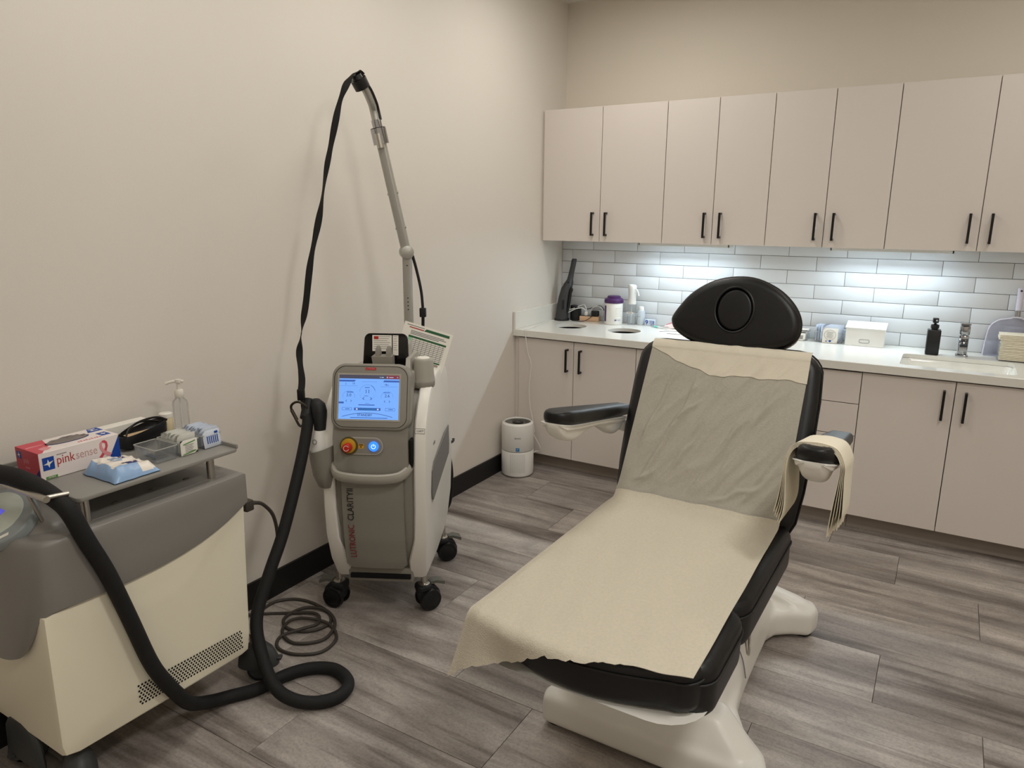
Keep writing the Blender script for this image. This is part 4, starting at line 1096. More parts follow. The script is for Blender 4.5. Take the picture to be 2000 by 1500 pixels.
# lower front panel
def front_y(z):
    # y of the grey front face at height z
    pts = [(.16, -.045), (.25, -.078), (.35, -.096), (.47, -.102), (.62, -.098), (.74, -.088), (.80, -.08)]
    for (a, ya), (c, yc) in zip(pts, pts[1:]):
        if z <= c: return ya + (yc - ya) * (z - a) / (c - a)
    return pts[-1][1]
def front_patch(x0, x1, z0, z1, d, r=.02, n=14, m=10, crown=.006):
    """a slightly crowned panel standing d proud of the grey face"""
    b = NB(); pol = rrect(x1 - x0, z1 - z0, r, 5, (x0 + x1) / 2, (z0 + z1) / 2)
    def pos(x, z, dd): return (x, front_y(z) - dd - crown * (1 - ((x - (x0 + x1) / 2) / ((x1 - x0) / 2)) ** 2), z)
    zs = [z0 + (z1 - z0) * i / 24 for i in range(25)]
    rings = []
    for z in zs:
        # half width at this height (rounded corners)
        hw = (x1 - x0) / 2
        e = min(z - z0, z1 - z)
        if e < r: hw -= r - sqrt(max(0, r * r - (r - e) ** 2))
        c = (x0 + x1) / 2
        row = []
        for j in range(m + 1):
            x = c - hw + 2 * hw * j / m
            row.append((x, z))
        rings.append(row)
    V = [[b.verts.new(pos(x, z, d)) for x, z in row] for row in rings]
    W = [[b.verts.new((x, front_y(z) + .004, z)) for x, z in row] for row in rings]
    for i in range(24):
        for j in range(m):
            b.faces.new((V[i][j], V[i][j + 1], V[i + 1][j + 1], V[i + 1][j])); b.faces.new((W[i][j + 1], W[i][j], W[i + 1][j], W[i + 1][j + 1]))
        b.faces.new((V[i][0], V[i + 1][0], W[i + 1][0], W[i][0])); b.faces.new((V[i][m], W[i][m], W[i + 1][m], V[i + 1][m]))
    for j in range(m):
        b.faces.new((V[0][j + 1], V[0][j], W[0][j], W[0][j + 1])); b.faces.new((V[24][j], V[24][j + 1], W[24][j + 1], W[24][j]))
    return b
panel = finish(front_patch(XC - .122, XC + .112, .222, .640, .016, .018), 'front_panel', LGREY, laser, 40)
def front_M(x, z, d, right=(1, 0, 0), up=None):
    s = (front_y(z + .02) - front_y(z - .02)) / .04
    u = Vector((0, s, 1)).normalized()
    return frame_mat((x, front_y(z) - d, z), (1, 0, 0), u)
def rotM(M, a): return M @ Matrix.Rotation(a, 4, 'Z')
M = rotM(front_M(XC - .088, .345, .021), pi / 2); text('LUTRONIC', .034, DRED, panel, M, sx=.86)
M = rotM(front_M(XC - .088, .497, .021), pi / 2); text('CLARITYII', .034, INK, panel, M, sx=.86)
b = NB(); box(b, XC - .118, XC + .120, -.072, -.045, .168, .186, .002, 1); finish(b, 'bottom_slot', SOCKET, laser, 0)
b = NB(); box(b, XC - .128, XC + .128, -.060, -.02, .150, .212, .006); finish(b, 'bottom_rail', LGREY, laser, 30)
# upper body under the screen with the switch recess
upper_b = finish(front_patch(XC - .142, XC + .134, .600, .800, .030, .02), 'switch_panel', LGREY, laser, 40)
ZS = .730
MR = front_M(XC - .035, ZS, .0375)
b = NB(); prism(b, rrect(.162, .066, .0325, 8), 0, .003, bev=.001, seg=1); b.transform(MR); finish(b, 'switch_bezel', LGREY2, upper_b, 30)
b = NB(); prism(b, rrect(.152, .056, .0275, 8), .0025, .0036); b.transform(MR); finish(b, 'switch_plate', LGREY, upper_b, 30)
b = NB(); prism(b, ellipse(.034, .034, 28, -.046, -.0), .003, .0048); b.transform(MR); finish(b, 'stop_recess', OLIVE, upper_b, 30)
b = NB(); prism(b, ellipse(.027, .027, 28, -.046, .001), .0045, .014, bev=.002); b.transform(MR); es = finish(b, 'emergency_stop', YEL, laser, 30)
b = NB(); prism(b, ellipse(.0165, .0165, 24, -.046, -.002), .012, .040, bev=.004, seg=3); b.transform(MR); finish(b, 'stop_button', mat('stop_red', (190, 34, 26), .35), es, 40)
b = NB(); M2 = MR @ Matrix.Translation((-.046, -.002, .0402)); ringpoly(b, .0105, .0105, .0018, M2, a0=.4, a1=2 * pi - .3, n=20); finish(b, 'stop_mark', CARD, es, 0)
b = NB(); flat(b, R4(-.008, .011, -.009, .008), MR @ Matrix.Translation((-.002, 0, .0036))); finish(b, 'yellow_label', mat('label_yellow', (214, 160, 40), .5), upper_b, 0)
b = NB(); flat(b, R4(-.006, .009, .003, .006), MR @ Matrix.Translation((-.002, 0, .0045))); flat(b, [(-.004, -.004), (.004, -.004), (.004, -.001), (-.001, -.001)], MR @ Matrix.Translation((-.002, 0, .0045))); finish(b, 'label_print', INK, upper_b, 0)
b = NB(); prism(b, ellipse(.0185, .0185, 28, .046, 0), .003, .009, bev=.0015); b.transform(MR); pw = finish(b, 'power_button', BLUELED, laser, 30)
b = NB(); M2 = MR @ Matrix.Translation((.046, 0, .0092)); ringpoly(b, .0085, .0085, .0018, M2, a0=pi / 2 + .5, a1=pi / 2 + 2 * pi - .5, n=18); flat(b, R4(-.001, .001, .001, .010), M2); finish(b, 'power_icon', WHITELED, pw, 0)
# bumper handle in front
hy = -.165
b = NB(); tube(b, [(XC - .148, .02, .640), (XC - .152, -.06, .640), (XC - .148, -.115, .634), (XC - .122, -.150, .622), (XC - .06, -.162, .616), (XC, -.164, .615), (XC + .055, -.162, .616), (XC + .105, -.150, .622), (XC + .130, -.115, .634), (XC + .140, -.06, .645), (XC + .138, .02, .650)], .021, 12, 6, ell=.55); finish(b, 'bumper_handle', LGREY2, laser)
b = NB(); box(b, XC + .136, XC + .147, -.108, -.07, .640, .750, .003); finish(b, 'side_slot', SOCKET, laser, 30)
# control head with the touchscreen, leaning back
HT = radians(16)
HB = frame_mat((XC - .003, -.128, .790), (1, 0, 0), (0, sin(HT), cos(HT)))      # bottom centre of the head
HHt = .240
def headpoly(g=0, top=1.0):
    pts = rrect(.292 - 2 * g, HHt - 2 * g, .045 - g * .5, 7, 0, HHt / 2)
    return [(x, y + (.008 * (1 - (x / .15) ** 2) if y > HHt * .6 else 0)) for x, y in pts]
b = NB(); prism(b, headpoly(), -.075, .0, bev=.010, seg=3); b.transform(HB); head = finish(b, 'control_head', LGREY, laser, 40)
b = NB(); pts = headpoly(.010); inn = headpoly(.0118)
for i in range(len(pts)):
    j = (i + 1) % len(pts); flat(b, [pts[i], pts[j], inn[j], inn[i]], HB @ Matrix.Translation((0, 0, -.0002)), .0006)
finish(b, 'bezel_groove', SOCKET, head, 0)
SB = HB @ Matrix.Translation((-.006, .040, .0))       # screen bottom centre
SW, SH = .222, .162
b = NB(); out = [(-SW / 2 - .006, -.006), (SW / 2 + .006, -.006), (SW / 2 + .006, SH + .006), (-SW / 2 - .006, SH + .006)]; inn = R4(-SW / 2, SW / 2, 0, SH)
for i in range(4):
    j = (i + 1) % 4; flat(b, [out[i], out[j], inn[j], inn[i]], SB, .0016)
finish(b, 'screen_frame', LGREY2, head, 0)
b = NB(); flat(b, R4(-SW / 2, SW / 2, 0, SH), SB, .0008); scr = finish(b, 'touchscreen', SCR, laser, 0)
S1 = SB @ Matrix.Translation((0, 0, .0008))
def sp(polys, m, nm='screen_graphic', t=.0003):
    b = NB()
    for q in polys: flat(b, q, S1, t)
    return finish(b, nm, m, scr, 0)
def U(u, v): return (-SW / 2 + u * SW, SH - v * SH)
def UR(u0, v0, u1, v1): a = U(u0, v1); c = U(u1, v0); return R4(a[0], c[0], a[1], c[1])
sp([UR(0, 0, .78, .085)], SCRD); sp([UR(.78, 0, 1, .085)], SCRR)
sp([[U(0, .115), U(.28, .115), U(.25, .155), U(0, .155)], [U(.73, .155), U(.75, .115), U(1, .115), U(1, .155)], UR(0, .61, .085, .65), UR(.26, .74, .70, .80)], SCRL)
sp([UR(.34, .745, .62, .795)], SCRTEAL)
sp([UR(.29, .752, .32, .788), UR(.64, .752, .67, .788), UR(.675, .035, .685, .06), UR(.70, .04, .74, .055), UR(.79, .03, .81, .06), UR(.83, .04, .90, .055), UR(.955, .03, .98, .06)], SCRW)
sp([UR(.0, .248, .31, .252), UR(.38, .150, .63, .154), UR(.69, .255, .97, .259), UR(.33, .665, .60, .685), UR(.44, .635, .51, .642), UR(.42, .465, .49, .475), UR(.43, .275, .51, .290), UR(.13, .38, .24, .40), UR(.74, .385, .85, .40), UR(.79, .215, .83, .225)], SCRL)
def lines(polyline, wd):
    out = []
    for a, c in zip(polyline, polyline[1:]):
        a = Vector(a); c = Vector(c); d = (c - a).normalized(); n = Vector((-d.y, d.x)) * wd / 2
        out.append([tuple(a - n), tuple(c - n), tuple(c + n), tuple(a + n)])
    return out
def arc(u, v, r, a0, a1, n=16):
    c = U(u, v); return [(c[0] + r * cos(a0 + (a1 - a0) * i / n), c[1] + r * sin(a0 + (a1 - a0) * i / n)) for i in range(n + 1)]
g = lines(arc(.475, .40, .0295, .1, pi - .1), .0010) + lines(arc(.165, .50, .0225, -.1, pi + .1), .0009) + lines(arc(.805, .50, .0225, -.1, pi + .1), .0009)
g += lines(arc(.475, .40, .0285, pi + .2, 2 * pi - .2), .0005)
g += lines(arc(.475, .475, .0225, .2, pi - .2), 0.0001)
sp(g, SCRM)
sp(lines(arc(.475, .40, .0295, .35, 1.1, 8), .0018), SCRT)
ch = []
for (u, v, s_) in ((.405, .53, .0045), (.545, .53, -.0045)):
    c = U(u, v); ch += lines([(c[0] + s_, c[1] + .0045), (c[0] - s_ * .3, c[1]), (c[0] + s_, c[1] - .0045)], .0018)
for uu in (.165, .805):
    for d in (-.045, .045):
        c = U(uu + d, .59); s_ = -.0033 if d > 0 else .0033; ch += lines([(c[0] + s_, c[1] + .0036), (c[0] - s_ * .3, c[1]), (c[0] + s_, c[1] - .0036)], .0013)
sp(ch, SCRT)
for uu in (.14, .86):
    c = U(uu, .77); pts = rrect(.036, .0105, .002, 3, c[0], c[1]); inn = rrect(.034, .0085, .0014, 3, c[0], c[1])
    b = NB()
    for i in range(len(pts)):
        j = (i + 1) % len(pts); flat(b, [pts[i], pts[j], inn[j], inn[i]], S1, .0003)
    flat(b, R4(c[0] - .006, c[0] + .010, c[1] - .0012, c[1] + .0012), S1, .0003)
    finish(b, 'screen_graphic', SCRL, scr, 0)
a0 = []
for i in range(15):
    u = .06 + .84 * i / 14; v = .855 + .09 * ((u - .48) / .42) ** 2; a0.append(U(u, v))
sp(lines(a0, .0016), SCRT)
def st(s, u, v, size, m=SCRT, **k): c = U(u, v); return text(s, size, m, scr, S1 @ Matrix.Translation((c[0], c[1], .0001)), ext=.00015, name='screen_text', **k)
st('3.0', .165, .46, .0155); st('11', .475, .375, .020); st('2.6', .805, .465, .0155); st('STANDBY', .44, .905, .0125, bold=.00015)
st('2', .11, .205, .009); st('19', .24, .2, .010); st('18', .775, .215, .010)
sp([UR(.20, .957, .82, .972)], SCRL)
b = NB(); flat(b, R4(-.0195, .0195, -.0048, .0048), HB @ Matrix.Translation((-.002, .225, 0)), .0008); finish(b, 'brand_tag', RED, head, 0)
text('LUTRONIC', .0085, LPINK, head, HB @ Matrix.Translation((-.002, .225, .0008)), sx=.85)
# stickers on the right shell
def shellM(z, x):
    # local frame on the front strip of the shell
    for (y0, z0), (y1, z1) in zip(SIDE, SIDE[1:]):
        if z0 <= z <= z1 and y1 < .2:
            t = (z - z0) / (z1 - z0); u = Vector((0, y1 - y0, z1 - z0)); return frame_mat((x, y0 + (y1 - y0) * t, z), (1, 0, 0), u)
M = shellM(.775, XC + .1725)
b = NB(); flat(b, R4(-.0185, .0185, -.0095, .0095), M, .0006); finish(b, 'sticker', LWHITE, shR, 0)
b = NB(); pts = R4(-.0185, .0185, -.0095, .0095); inn = R4(-.0175, .0175, -.0085, .0085)
for i in range(4):
    j = (i + 1) % 4; flat(b, [pts[i], pts[j], inn[j], inn[i]], M @ Matrix.Translation((0, 0, .0005)), .0005)
finish(b, 'sticker_outline', INK, shR, 0)
text('CLARITY', .0100, INK, shR, M @ Matrix.Translation((0, 0, .0007)), sx=.70)
M = rotM(shellM(.922, XC + .168), -.30)
b = NB(); flat(b, R4(-.021, .021, -.012, .012), M @ Matrix.Translation((0, 0, .001)), .0012); finish(b, 'green_sticker', GREEN, shR, 0)
text('2 YR C', .0125, CARD, shR, M @ Matrix.Translation((0, 0, .0022)), sx=.8)
# deck behind the head: light grey surround, black console plate, cradle, round cap
b = NB(); prism(b, rrect(.262, .30, .03, 5, XC, .10), .90, .972, bev=.008); deck = finish(b, 'deck', LGREY2, laser, 40)
PT = radians(8); PB = frame_mat((XC + .010, .100, .985), (1, 0, 0), (0, sin(PT), cos(PT)))
pp = [(-.094, 0), (.080, 0), (.090, .085), (.078, .118), (.06, .124), (-.066, .124), (-.080, .118), (-.089, .09)]
pp = [(-.090, 0), (.090, 0)] + [(.086 - .024 + .024 * cos(t), .100 + .024 * sin(t)) for t in [pi / 2 * i / 6 for i in range(7)]] + [(-.084 + .024 - .024 * cos(t), .100 + .024 * sin(t)) for t in [pi / 2 * (6 - i) / 6 for i in range(7)]]
b = NB(); prism(b, pp, -.012, 0, bev=.002); b.transform(PB); pl_ = finish(b, 'console_plate', mat('gloss_black', (10, 10, 10), .12), laser, 30)
b = NB(); prism(b, [(x * 1.03, y * 1.01 - .02) for x, y in pp], -.07, -.011, bev=.006); b.transform(PB); finish(b, 'console_back', LGREY2, laser, 40)
ML = PB @ Matrix.Translation((-.012, .085, 0))
b = NB(); flat(b, R4(-.040, .036, -.030, .032), ML, .0006); flat(b, R4(.040, .062, -.045, .032), ML, .0006); finish(b, 'rating_label', CARD, pl_, 0)
b = NB(); flat(b, R4(-.034, -.016, .016, .028), ML @ Matrix.Translation((0, 0, .0006)), .0003); finish(b, 'label_red_print', RED, pl_, 0)
b = NB()
for k in range(7):
    flat(b, R4(-.035 + .02 * (k < 2), .03 - .006 * (k % 3), .026 - k * .0078, .0275 - k * .0078), ML @ Matrix.Translation((0, 0, .0006)), .0003)
    flat(b, R4(.043, .058 - .003 * (k % 2), .026 - k * .0085, .0275 - k * .0085), ML @ Matrix.Translation((0, 0, .0006)), .0003)
finish(b, 'label_print', GREYINK, pl_, 0)
b = NB(); loft(b, [[(XC + .018 + s * .034, .052 + d, .968) for s, d in ((-1, -.03), (1, -.03), (1, .026), (-1, .026))], [(XC + .014 + s * .038, .046 + d, 1.035) for s, d in ((-1, -.026), (1, -.026), (1, .026), (-1, .026))]])
for q in (-.017, .024): loft(b, [[(XC + .014 + q + s * .009, .046 + d, 1.034) for s, d in ((-1, -.016), (1, -.016), (1, .016), (-1, .016))], [(XC + .014 + q + s * .008, .046 + d, 1.060) for s, d in ((-1, -.014), (1, -.014), (1, .014), (-1, .014))], [(XC + .014 + q + s * .004, .046 + d, 1.072) for s, d in ((-1, -.006), (1, -.006), (1, .006), (-1, .006))]])
finish(b, 'cradle', LGREY, laser, 30)
b = NB(); lathe(b, [(.012, .972), (.024, .975), (.024, .982), (.012, .988), (0, .988)], 20, (XC - .04, .04, 0), .9, .6); finish(b, 'deck_knob', LWHITE, laser)
b = NB(); lathe(b, [(.044, .93), (.040, .955), (.038, 1.008), (.036, 1.016), (.034, 1.018), (0, 1.018)], 32, (XC + .158, .10, 0)); cap = finish(b, 'port_cap', LGREY2, laser, 40)
b = NB(); lathe(b, [(.024, 1.018), (.022, 1.0205), (0, 1.0205)], 28, (XC + .158, .10, 0)); finish(b, 'port_label', CARD, cap, 30)
b = NB(); prism(b, rrect(.088, .10, .042, 6, XC + .156, .10), .905, .932, bev=.005); finish(b, 'port_base', LGREY, laser, 40)
b = NB(); loft(b, [[(XC + .112 + s * .012, .06 + d, .93) for s, d in ((-1, -.05), (1, -.05), (1, .2), (-1, .2))], [(XC + .105 + s * .008, .08 + d, 1.02) for s, d in ((-1, -.01), (1, -.01), (1, .15), (-1, .15))]]); finish(b, 'console_cheek', LGREY2, laser, 30)
# casters
def caster(x, y, ang):
    A = Matrix.Translation((x, y, 0)) @ Matrix.Rotation(ang, 4, 'Z')
    b = NB(); tp = [(.052 * cos(t) + .012, .053 + .052 * sin(t)) for t in [radians(-70 + 14 * i) for i in range(12)]] + [(-.012, .112), (-.030, .112), (-.036, .098), (-.030, .075), (-.022, .04)]
    prism(b, tp, -.022, .022, 'y', bev=.007, seg=3); prism(b, [(p[0], p[1]) for p in rrect(.062, .066, .022, 5, -.004, 0)], .088, .110, bev=.006)
    b.transform(A); c = finish(b, 'caster', BLACKR, laser, 40)
    for s in (-1, 1):
        b = NB(); cyl(b, (.016, s * .0225, .047), (.016, s * .036, .047), .0465, .042, 28); cyl(b, (.016, s * .036, .047), (.016, s * .038, .047), .030, .026, 24); b.transform(A); finish(b, 'wheel', BLACK, c, 40)
    b = NB(); cyl(b, (0, 0, .108), (0, 0, .165), .013, n=18); lathe(b, [(.024, .110), (.024, .113), (.016, .116)], 24); b.transform(A); finish(b, 'stem', STEEL, c, 40)
    b = NB(); loft(b, [[(.024, s * .012, z) for s, z in ((-1, .104), (1, .104), (1, .116), (-1, .116))], [(.046, s * .020, z) for s, z in ((-1, .108), (1, .108), (1, .120), (-1, .120))], [(.082, s * .022, z) for s, z in ((-1, .094), (1, .094), (1, .108), (-1, .108))]]); b.transform(A); finish(b, 'brake_pedal', PEDAL, c, 30)
caster(-.175, .01, radians(165)); caster(.172, .01, radians(35)); caster(.180, .44, radians(20)); caster(-.165, .44, radians(150))
# holster on the left
b = NB(); hx, hy_ = XC - .194, -.080
def hr_(rx, ry, z, dx=0, slope=0): return [(hx + dx + rx * cos(2 * pi * i / 24), hy_ + ry * sin(2 * pi * i / 24), z + slope * cos(2 * pi * i / 24)) for i in range(24)]
loft(b, [hr_(.022, .022, .548, .010), hr_(.034, .034, .556, .008), hr_(.046, .044, .60, .002), hr_(.050, .048, .66, -.002), hr_(.052, .05, .705, -.003, .016), hr_(.046, .044, .704, -.003, .016), hr_(.040, .038, .60, .002)]); hol = finish(b, 'holster', LGREY, laser, 50)
b = NB(); loft(b, [[(XC - .160 + s * .016, -.02 + d, .60) for s, d in ((-1, -.02), (1, -.02), (1, .05), (-1, .05))], [(XC - .158 + s * .012, -.02 + d, .735) for s, d in ((-1, -.02), (1, -.02), (1, .05), (-1, .05))]]); finish(b, 'holster_bracket', LGREY2, hol, 30)
# articulated arm
AY = .40
A0 = Vector((.058, AY, .93)); A1 = Vector((.056, AY, 1.404)); A2 = Vector((-.035, AY - .03, 1.872)); A3 = Vector((-.083, AY - .10, 2.048))
b = NB(); loft(b, [[(A0.x + p[0], A0.y + p[1], z) for p in rrect(.036, .036, .008, 4)] for z in (.93, 1.385)]); arm = finish(b, 'arm_post', ALU, laser, 40)
b = NB()
for k in range(4): cyl(b, (A0.x + .003, A0.y - .0175, 1.215 - k * .016), (A0.x + .003, A0.y - .0195, 1.215 - k * .016), .003, n=8)
cyl(b, (A0.x + .003, A0.y - .0175, 1.35), (A0.x + .003, A0.y - .0195, 1.35), .003, n=8); finish(b, 'screw', DGREY, arm, 30)
b = NB(); lathe(b, [(.010, -.034), (.026, -.030), (.028, -.024), (.028, .024), (.026, .030), (.010, .034)], 24); b.transform(Matrix.Translation(A1) @ Matrix.Rotation(pi / 2, 4, 'X') @ Matrix.Rotation(radians(20), 4, 'Y')); finish(b, 'elbow_joint', ALU, laser, 40)
d = (A2 - A1).normalized(); q = Vector((0, 0, 1)).rotation_difference(d).to_matrix()
b = NB(); loft(b, [[tuple(A1 + d * s + q @ Vector((p[0], p[1], 0))) for p in rrect(.036, .036, .008, 4)] for s in (.012, (A2 - A1).length - .035)]); arm2 = finish(b, 'upper_arm', ALU, laser, 40)
b = NB()
for s in (.10, .24):
    for sx in (-1, 1):
        p0 = A1 + d * s + q @ Vector((sx * .018, 0, 0)); cyl(b, p0, p0 + q @ Vector((sx * .004, 0, 0)), .005, n=10)
finish(b, 'screw', ALU, arm2, 30)
L2 = (A2 - A1).length
b = NB(); cyl(b, A1 + d * (L2 - .045), A1 + d * (L2 + .015), .031, n=28); clamp = finish(b, 'clamp_collar', CHROME, laser, 40)
b = NB(); cyl(b, A1 + d * (L2 + .0155), A1 + d * (L2 + .018), .029, n=28); finish(b, 'collar_top', BLACK, clamp, 40)
b = NB(); t_ = q @ Vector((0, -1, 0)); p0 = A1 + d * (L2 - .06) + t_ * .024; cyl(b, p0, p0 + d * .055, .014, n=14); finish(b, 'clamp_lug', STEEL, clamp, 40)
b = NB(); cyl(b, A1 + d * (L2 + .016), A1 + d * (L2 + .048), .0195, n=24); finish(b, 'sleeve', CHROME, laser, 40)
E0 = A1 + d * (L2 + .045)
curve = [E0, E0 + d * .04, Vector((-.053, AY - .055, 1.978)), Vector((-.066, AY - .080, 2.02)), A3]
b = NB(); tube(b, curve, .0165, 12, 5); finish(b, 'bent_tip', ALU, laser)
b = NB(); tube(b, [c + Vector((.018, 0, .004)) for c in curve], .0055, 8, 5); finish(b, 'tip_cable', BLACK, laser)
b = NB(); cyl(b, A3 + Vector((.006, .008, -.020)), A3 + Vector((-.006, -.010, .010)), .030, .031, 24); cyl(b, A3 + Vector((-.006, -.010, .010)), A3 + Vector((-.011, -.017, .024)), .022, .018, 24); finish(b, 'tip_collar', BLACK, laser, 40)
b = NB(); tube(b, [(A1.x + .022, AY + .02, 1.385), (A1.x + .030, AY + .05, 1.33), (A1.x + .046, AY + .06, 1.24), (A1.x + .052, AY + .06, 1.165)], .0095, 8, 6, ell=.5); cb = finish(b, 'rear_strap', WEB, laser)
b = NB(); box(b, A1.x + .038, A1.x + .066, AY + .05, AY + .07, 1.125, 1.165, .004); finish(b, 'strap_buckle', BLACK, cb, 30)
b = NB(); tube(b, [(A1.x + .052, AY + .06, 1.125), (A1.x + .050, AY + .06, 1.07), (A1.x + .045, AY + .05, .93)], .007, 8, 4); finish(b, 'strap_tail', WEB, cb)
# rear hook with a black cable loop
b = NB(); tube(b, [(XC + .17, .52, .53), (XC + .195, .585, .525), (XC + .197, .60, .535)], .006, 8, 4); finish(b, 'cable_hook', BLACK, laser)
b = NB(); tube(b, [(XC + .165, .545, .50), (XC + .180, .585, .44), (XC + .186, .60, .34), (XC + .176, .59, .22), (XC + .150, .565, .20), (XC + .140, .56, .34), (XC + .150, .56, .46)], .009, 10, 6, closed=True)
tube(b, [(XC + .165, .555, .47), (XC + .176, .60, .42), (XC + .180, .61, .33), (XC + .170, .60, .26), (XC + .146, .575, .25), (XC + .138, .57, .36), (XC + .150, .57, .44)], .007, 8, 6, closed=True)
finish(b, 'cable_loop', BLACK, laser)
# ------------------------------------------------------------------ things on and around the laser
def L2W(p): return LM @ Vector(p)
def chart():
    t = thing('chart_card', 'white and green settings chart card behind the black console plate', 'card', L2W((.15, .32, .93)))
    TL, TR, BR = L2W((.065, .30, 1.132)), L2W((.262, .30, 1.074)), L2W((.185, .27, .945))
    rt = (TR - TL); up = (TR - BR); W = rt.length; u = (up - rt.normalized() * up.dot(rt.normalized())); H = .20
    M = frame_mat(TL - u.normalized() * H, rt, u)
    b = NB(); prism(b, R4(0, W, 0, H), 0, .0012); b.transform(M); c = finish(b, 'card', CARD, t, 0, False)
    M1 = M @ Matrix.Translation((0, 0, .0012))
    def pr(polys, m, nm):
        b = NB()
        for q in polys: flat(b, q, M1, .0004)
        finish(b, nm, m, c, 0, False)
    pr([[(W * .42, H - .020), (W * .46, H - .009), (W - .012, H - .009), (W - .012, H - .020)], R4(.030, W - .015, H - .058, H - .050)], DGREEN, 'green_heading')
    pr([R4(.012, W * .42, H - .0105, H - .0085)], INK, 'black_line')
    pr([R4(.024, .085, H - .020, H - .016)], RED, 'red_print')
    pr([R4(.030, .045, H - .078, H - .058)], MINT, 'mint_cell')
    rows = []
    for k in range(9): rows.append(R4(.047, W - .018, H - .066 - k * .0075, H - .0638 - k * .0075))
    for k in range(9): rows.append(R4(.047 + k * .0165, .0485 + k * .0165, H - .128, H - .058))
    rows += [R4(.034, W - .03, H - .032, H - .029), R4(.034, W - .02, H - .038, H - .035), R4(.034, W - .05, H - .044, H - .041)]
    pr(rows, GREYINK, 'table_print')
    pr([R4(.045, W - .02, H - .136, H - .130)], DGREEN, 'green_rule')
    pr([R4(.085, W - .025, H - .165, H - .138)], mat('print_taupe', (160, 146, 134), .6), 'photo_patch')
    b = NB(); tube(b, [M @ Vector((.07, H - .17, .006)), M @ Vector((.082, H - .15, .007)), M @ Vector((.09, H - .135, .006))], .004, 8, 4); finish(b, 'clip', DGREY, t, 40, False)
chart()
# black webbing strap from the arm tip down to the carabiner
def strap():
    t = thing('support_strap', 'long black webbing strap hanging from the arm tip to a carabiner', 'strap', L2W((-.25, .0, .9)))
    pts = [(-.075, .305, 2.072), (-.090, .285, 2.080), (-.112, .262, 2.055), (-.142, .225, 1.973), (-.176, .196, 1.815), (-.192, .166, 1.712), (-.216, .136, 1.552), (-.250, .105, 1.382), (-.267, .076, 1.23), (-.278, .047, 1.136), (-.284, .018, 1.043), (-.270, -.011, .951), (-.268, -.035, .905)]
    path = catmull([L2W(p) for p in pts], 9); n = len(path)
    b = NB(); T, Ns = frames(path); side = (LM.to_3x3() @ Vector((1, 0, 0)))
    V = []
    for i, p in enumerate(path):
        s = i / (n - 1)
        ang = .9 * sin(s * 19) + .5 * sin(s * 41 + 1)
        sd = (side - T[i] * side.dot(T[i])).normalized(); bn = T[i].cross(sd)
        wv = sd * cos(ang) + bn * sin(ang); hw = .0125; th = .0016
        nn = T[i].cross(wv)
        V.append([b.verts.new(p + wv * hw + nn * th), b.verts.new(p - wv * hw + nn * th), b.verts.new(p - wv * hw - nn * th), b.verts.new(p + wv * hw - nn * th)])
    for a, c in zip(V, V[1:]):
        for j in range(4): b.faces.new((a[j], a[(j + 1) % 4], c[(j + 1) % 4], c[j]))
    b.faces.new(V[0]); b.faces.new(V[-1][::-1])
    finish(b, 'webbing', WEB, t, 40, False)
    c0 = L2W((-.268, -.035, .895)); X = side
    b = NB(); box(b, -.014, .014, -.008, .008, -.022, .022, .004); b.transform(Matrix.Translation(c0) @ Matrix.Rotation(LA, 4, 'Z')); finish(b, 'buckle', BLACK, t, 30, False)
    b = NB(); tube(b, [L2W((-.266, -.037, .876)), L2W((-.262, -.045, .845)), L2W((-.250, -.062, .80))], .007, 8, 5, ell=.5); finish(b, 'strap_end', WEB, t, 40, False)
strap()
def carabiner():
    t = thing('carabiner', 'dark metal carabiner hooking the hose below the strap buckle', 'carabiner', L2W((-.268, -.06, .83)))
    pp_ = [(-.300, -.06, .848), (-.290, -.06, .868), (-.268, -.06, .873), (-.244, -.06, .858), (-.240, -.06, .835), (-.250, -.06, .80), (-.262, -.06, .782), (-.272, -.06, .782), (-.282, -.06, .80)]
    b = NB(); tube(b, [L2W(p) for p in pp_], .0048, 8, 6, closed=True); finish(b, 'ring', mat('gunmetal', (70, 66, 58), .35, metal=.8), t, 40, False)
    b = NB(); tube(b, [L2W((-.299, -.06, .842)), L2W((-.281, -.06, .803))], .0066, 8, 2, smooth=False); finish(b, 'gate', mat('gunmetal_gate', (84, 78, 70), .35, metal=.8), t, 40, False)
carabiner()
def handpiece():
    t = thing('handpiece', 'white laser handpiece with a black boot standing in the holster', 'handpiece', L2W((-.19, -.08, .63)))
    def rg(r, p, k=1): return [tuple(L2W((p[0] + .012 + r * cos(2 * pi * i / 20), p[1] - .045 + r * k * sin(2 * pi * i / 20), p[2]))) for i in range(20)]
    b = NB(); loft(b, [rg(.026, (-.203, -.035, .60)), rg(.034, (-.204, -.035, .66)), rg(.034, (-.205, -.034, .70)), rg(.027, (-.204, -.03, .745)), rg(.021, (-.202, -.026, .775))]); finish(b, 'handpiece_body', WHITEP, t, 50, False)
    b = NB(); loft(b, [rg(.022, (-.202, -.026, .772)), rg(.024, (-.203, -.02, .80)), rg(.028, (-.206, -.012, .84)), rg(.026, (-.212, -.005, .866)), rg(.014, (-.222, .0, .882))]); finish(b, 'boot', BLACKR, t, 50, False)
    b = NB(); p = L2W((-.200, -.112, .735)); M = frame_mat(p, LM.to_3x3() @ Vector((1, -.3, 0)), (0, .15, 1)); ringpoly(b, .010, .010, .003, M, .001, n=18); finish(b, 'ring_mark', GREYINK, t, 0, False)
handpiece()
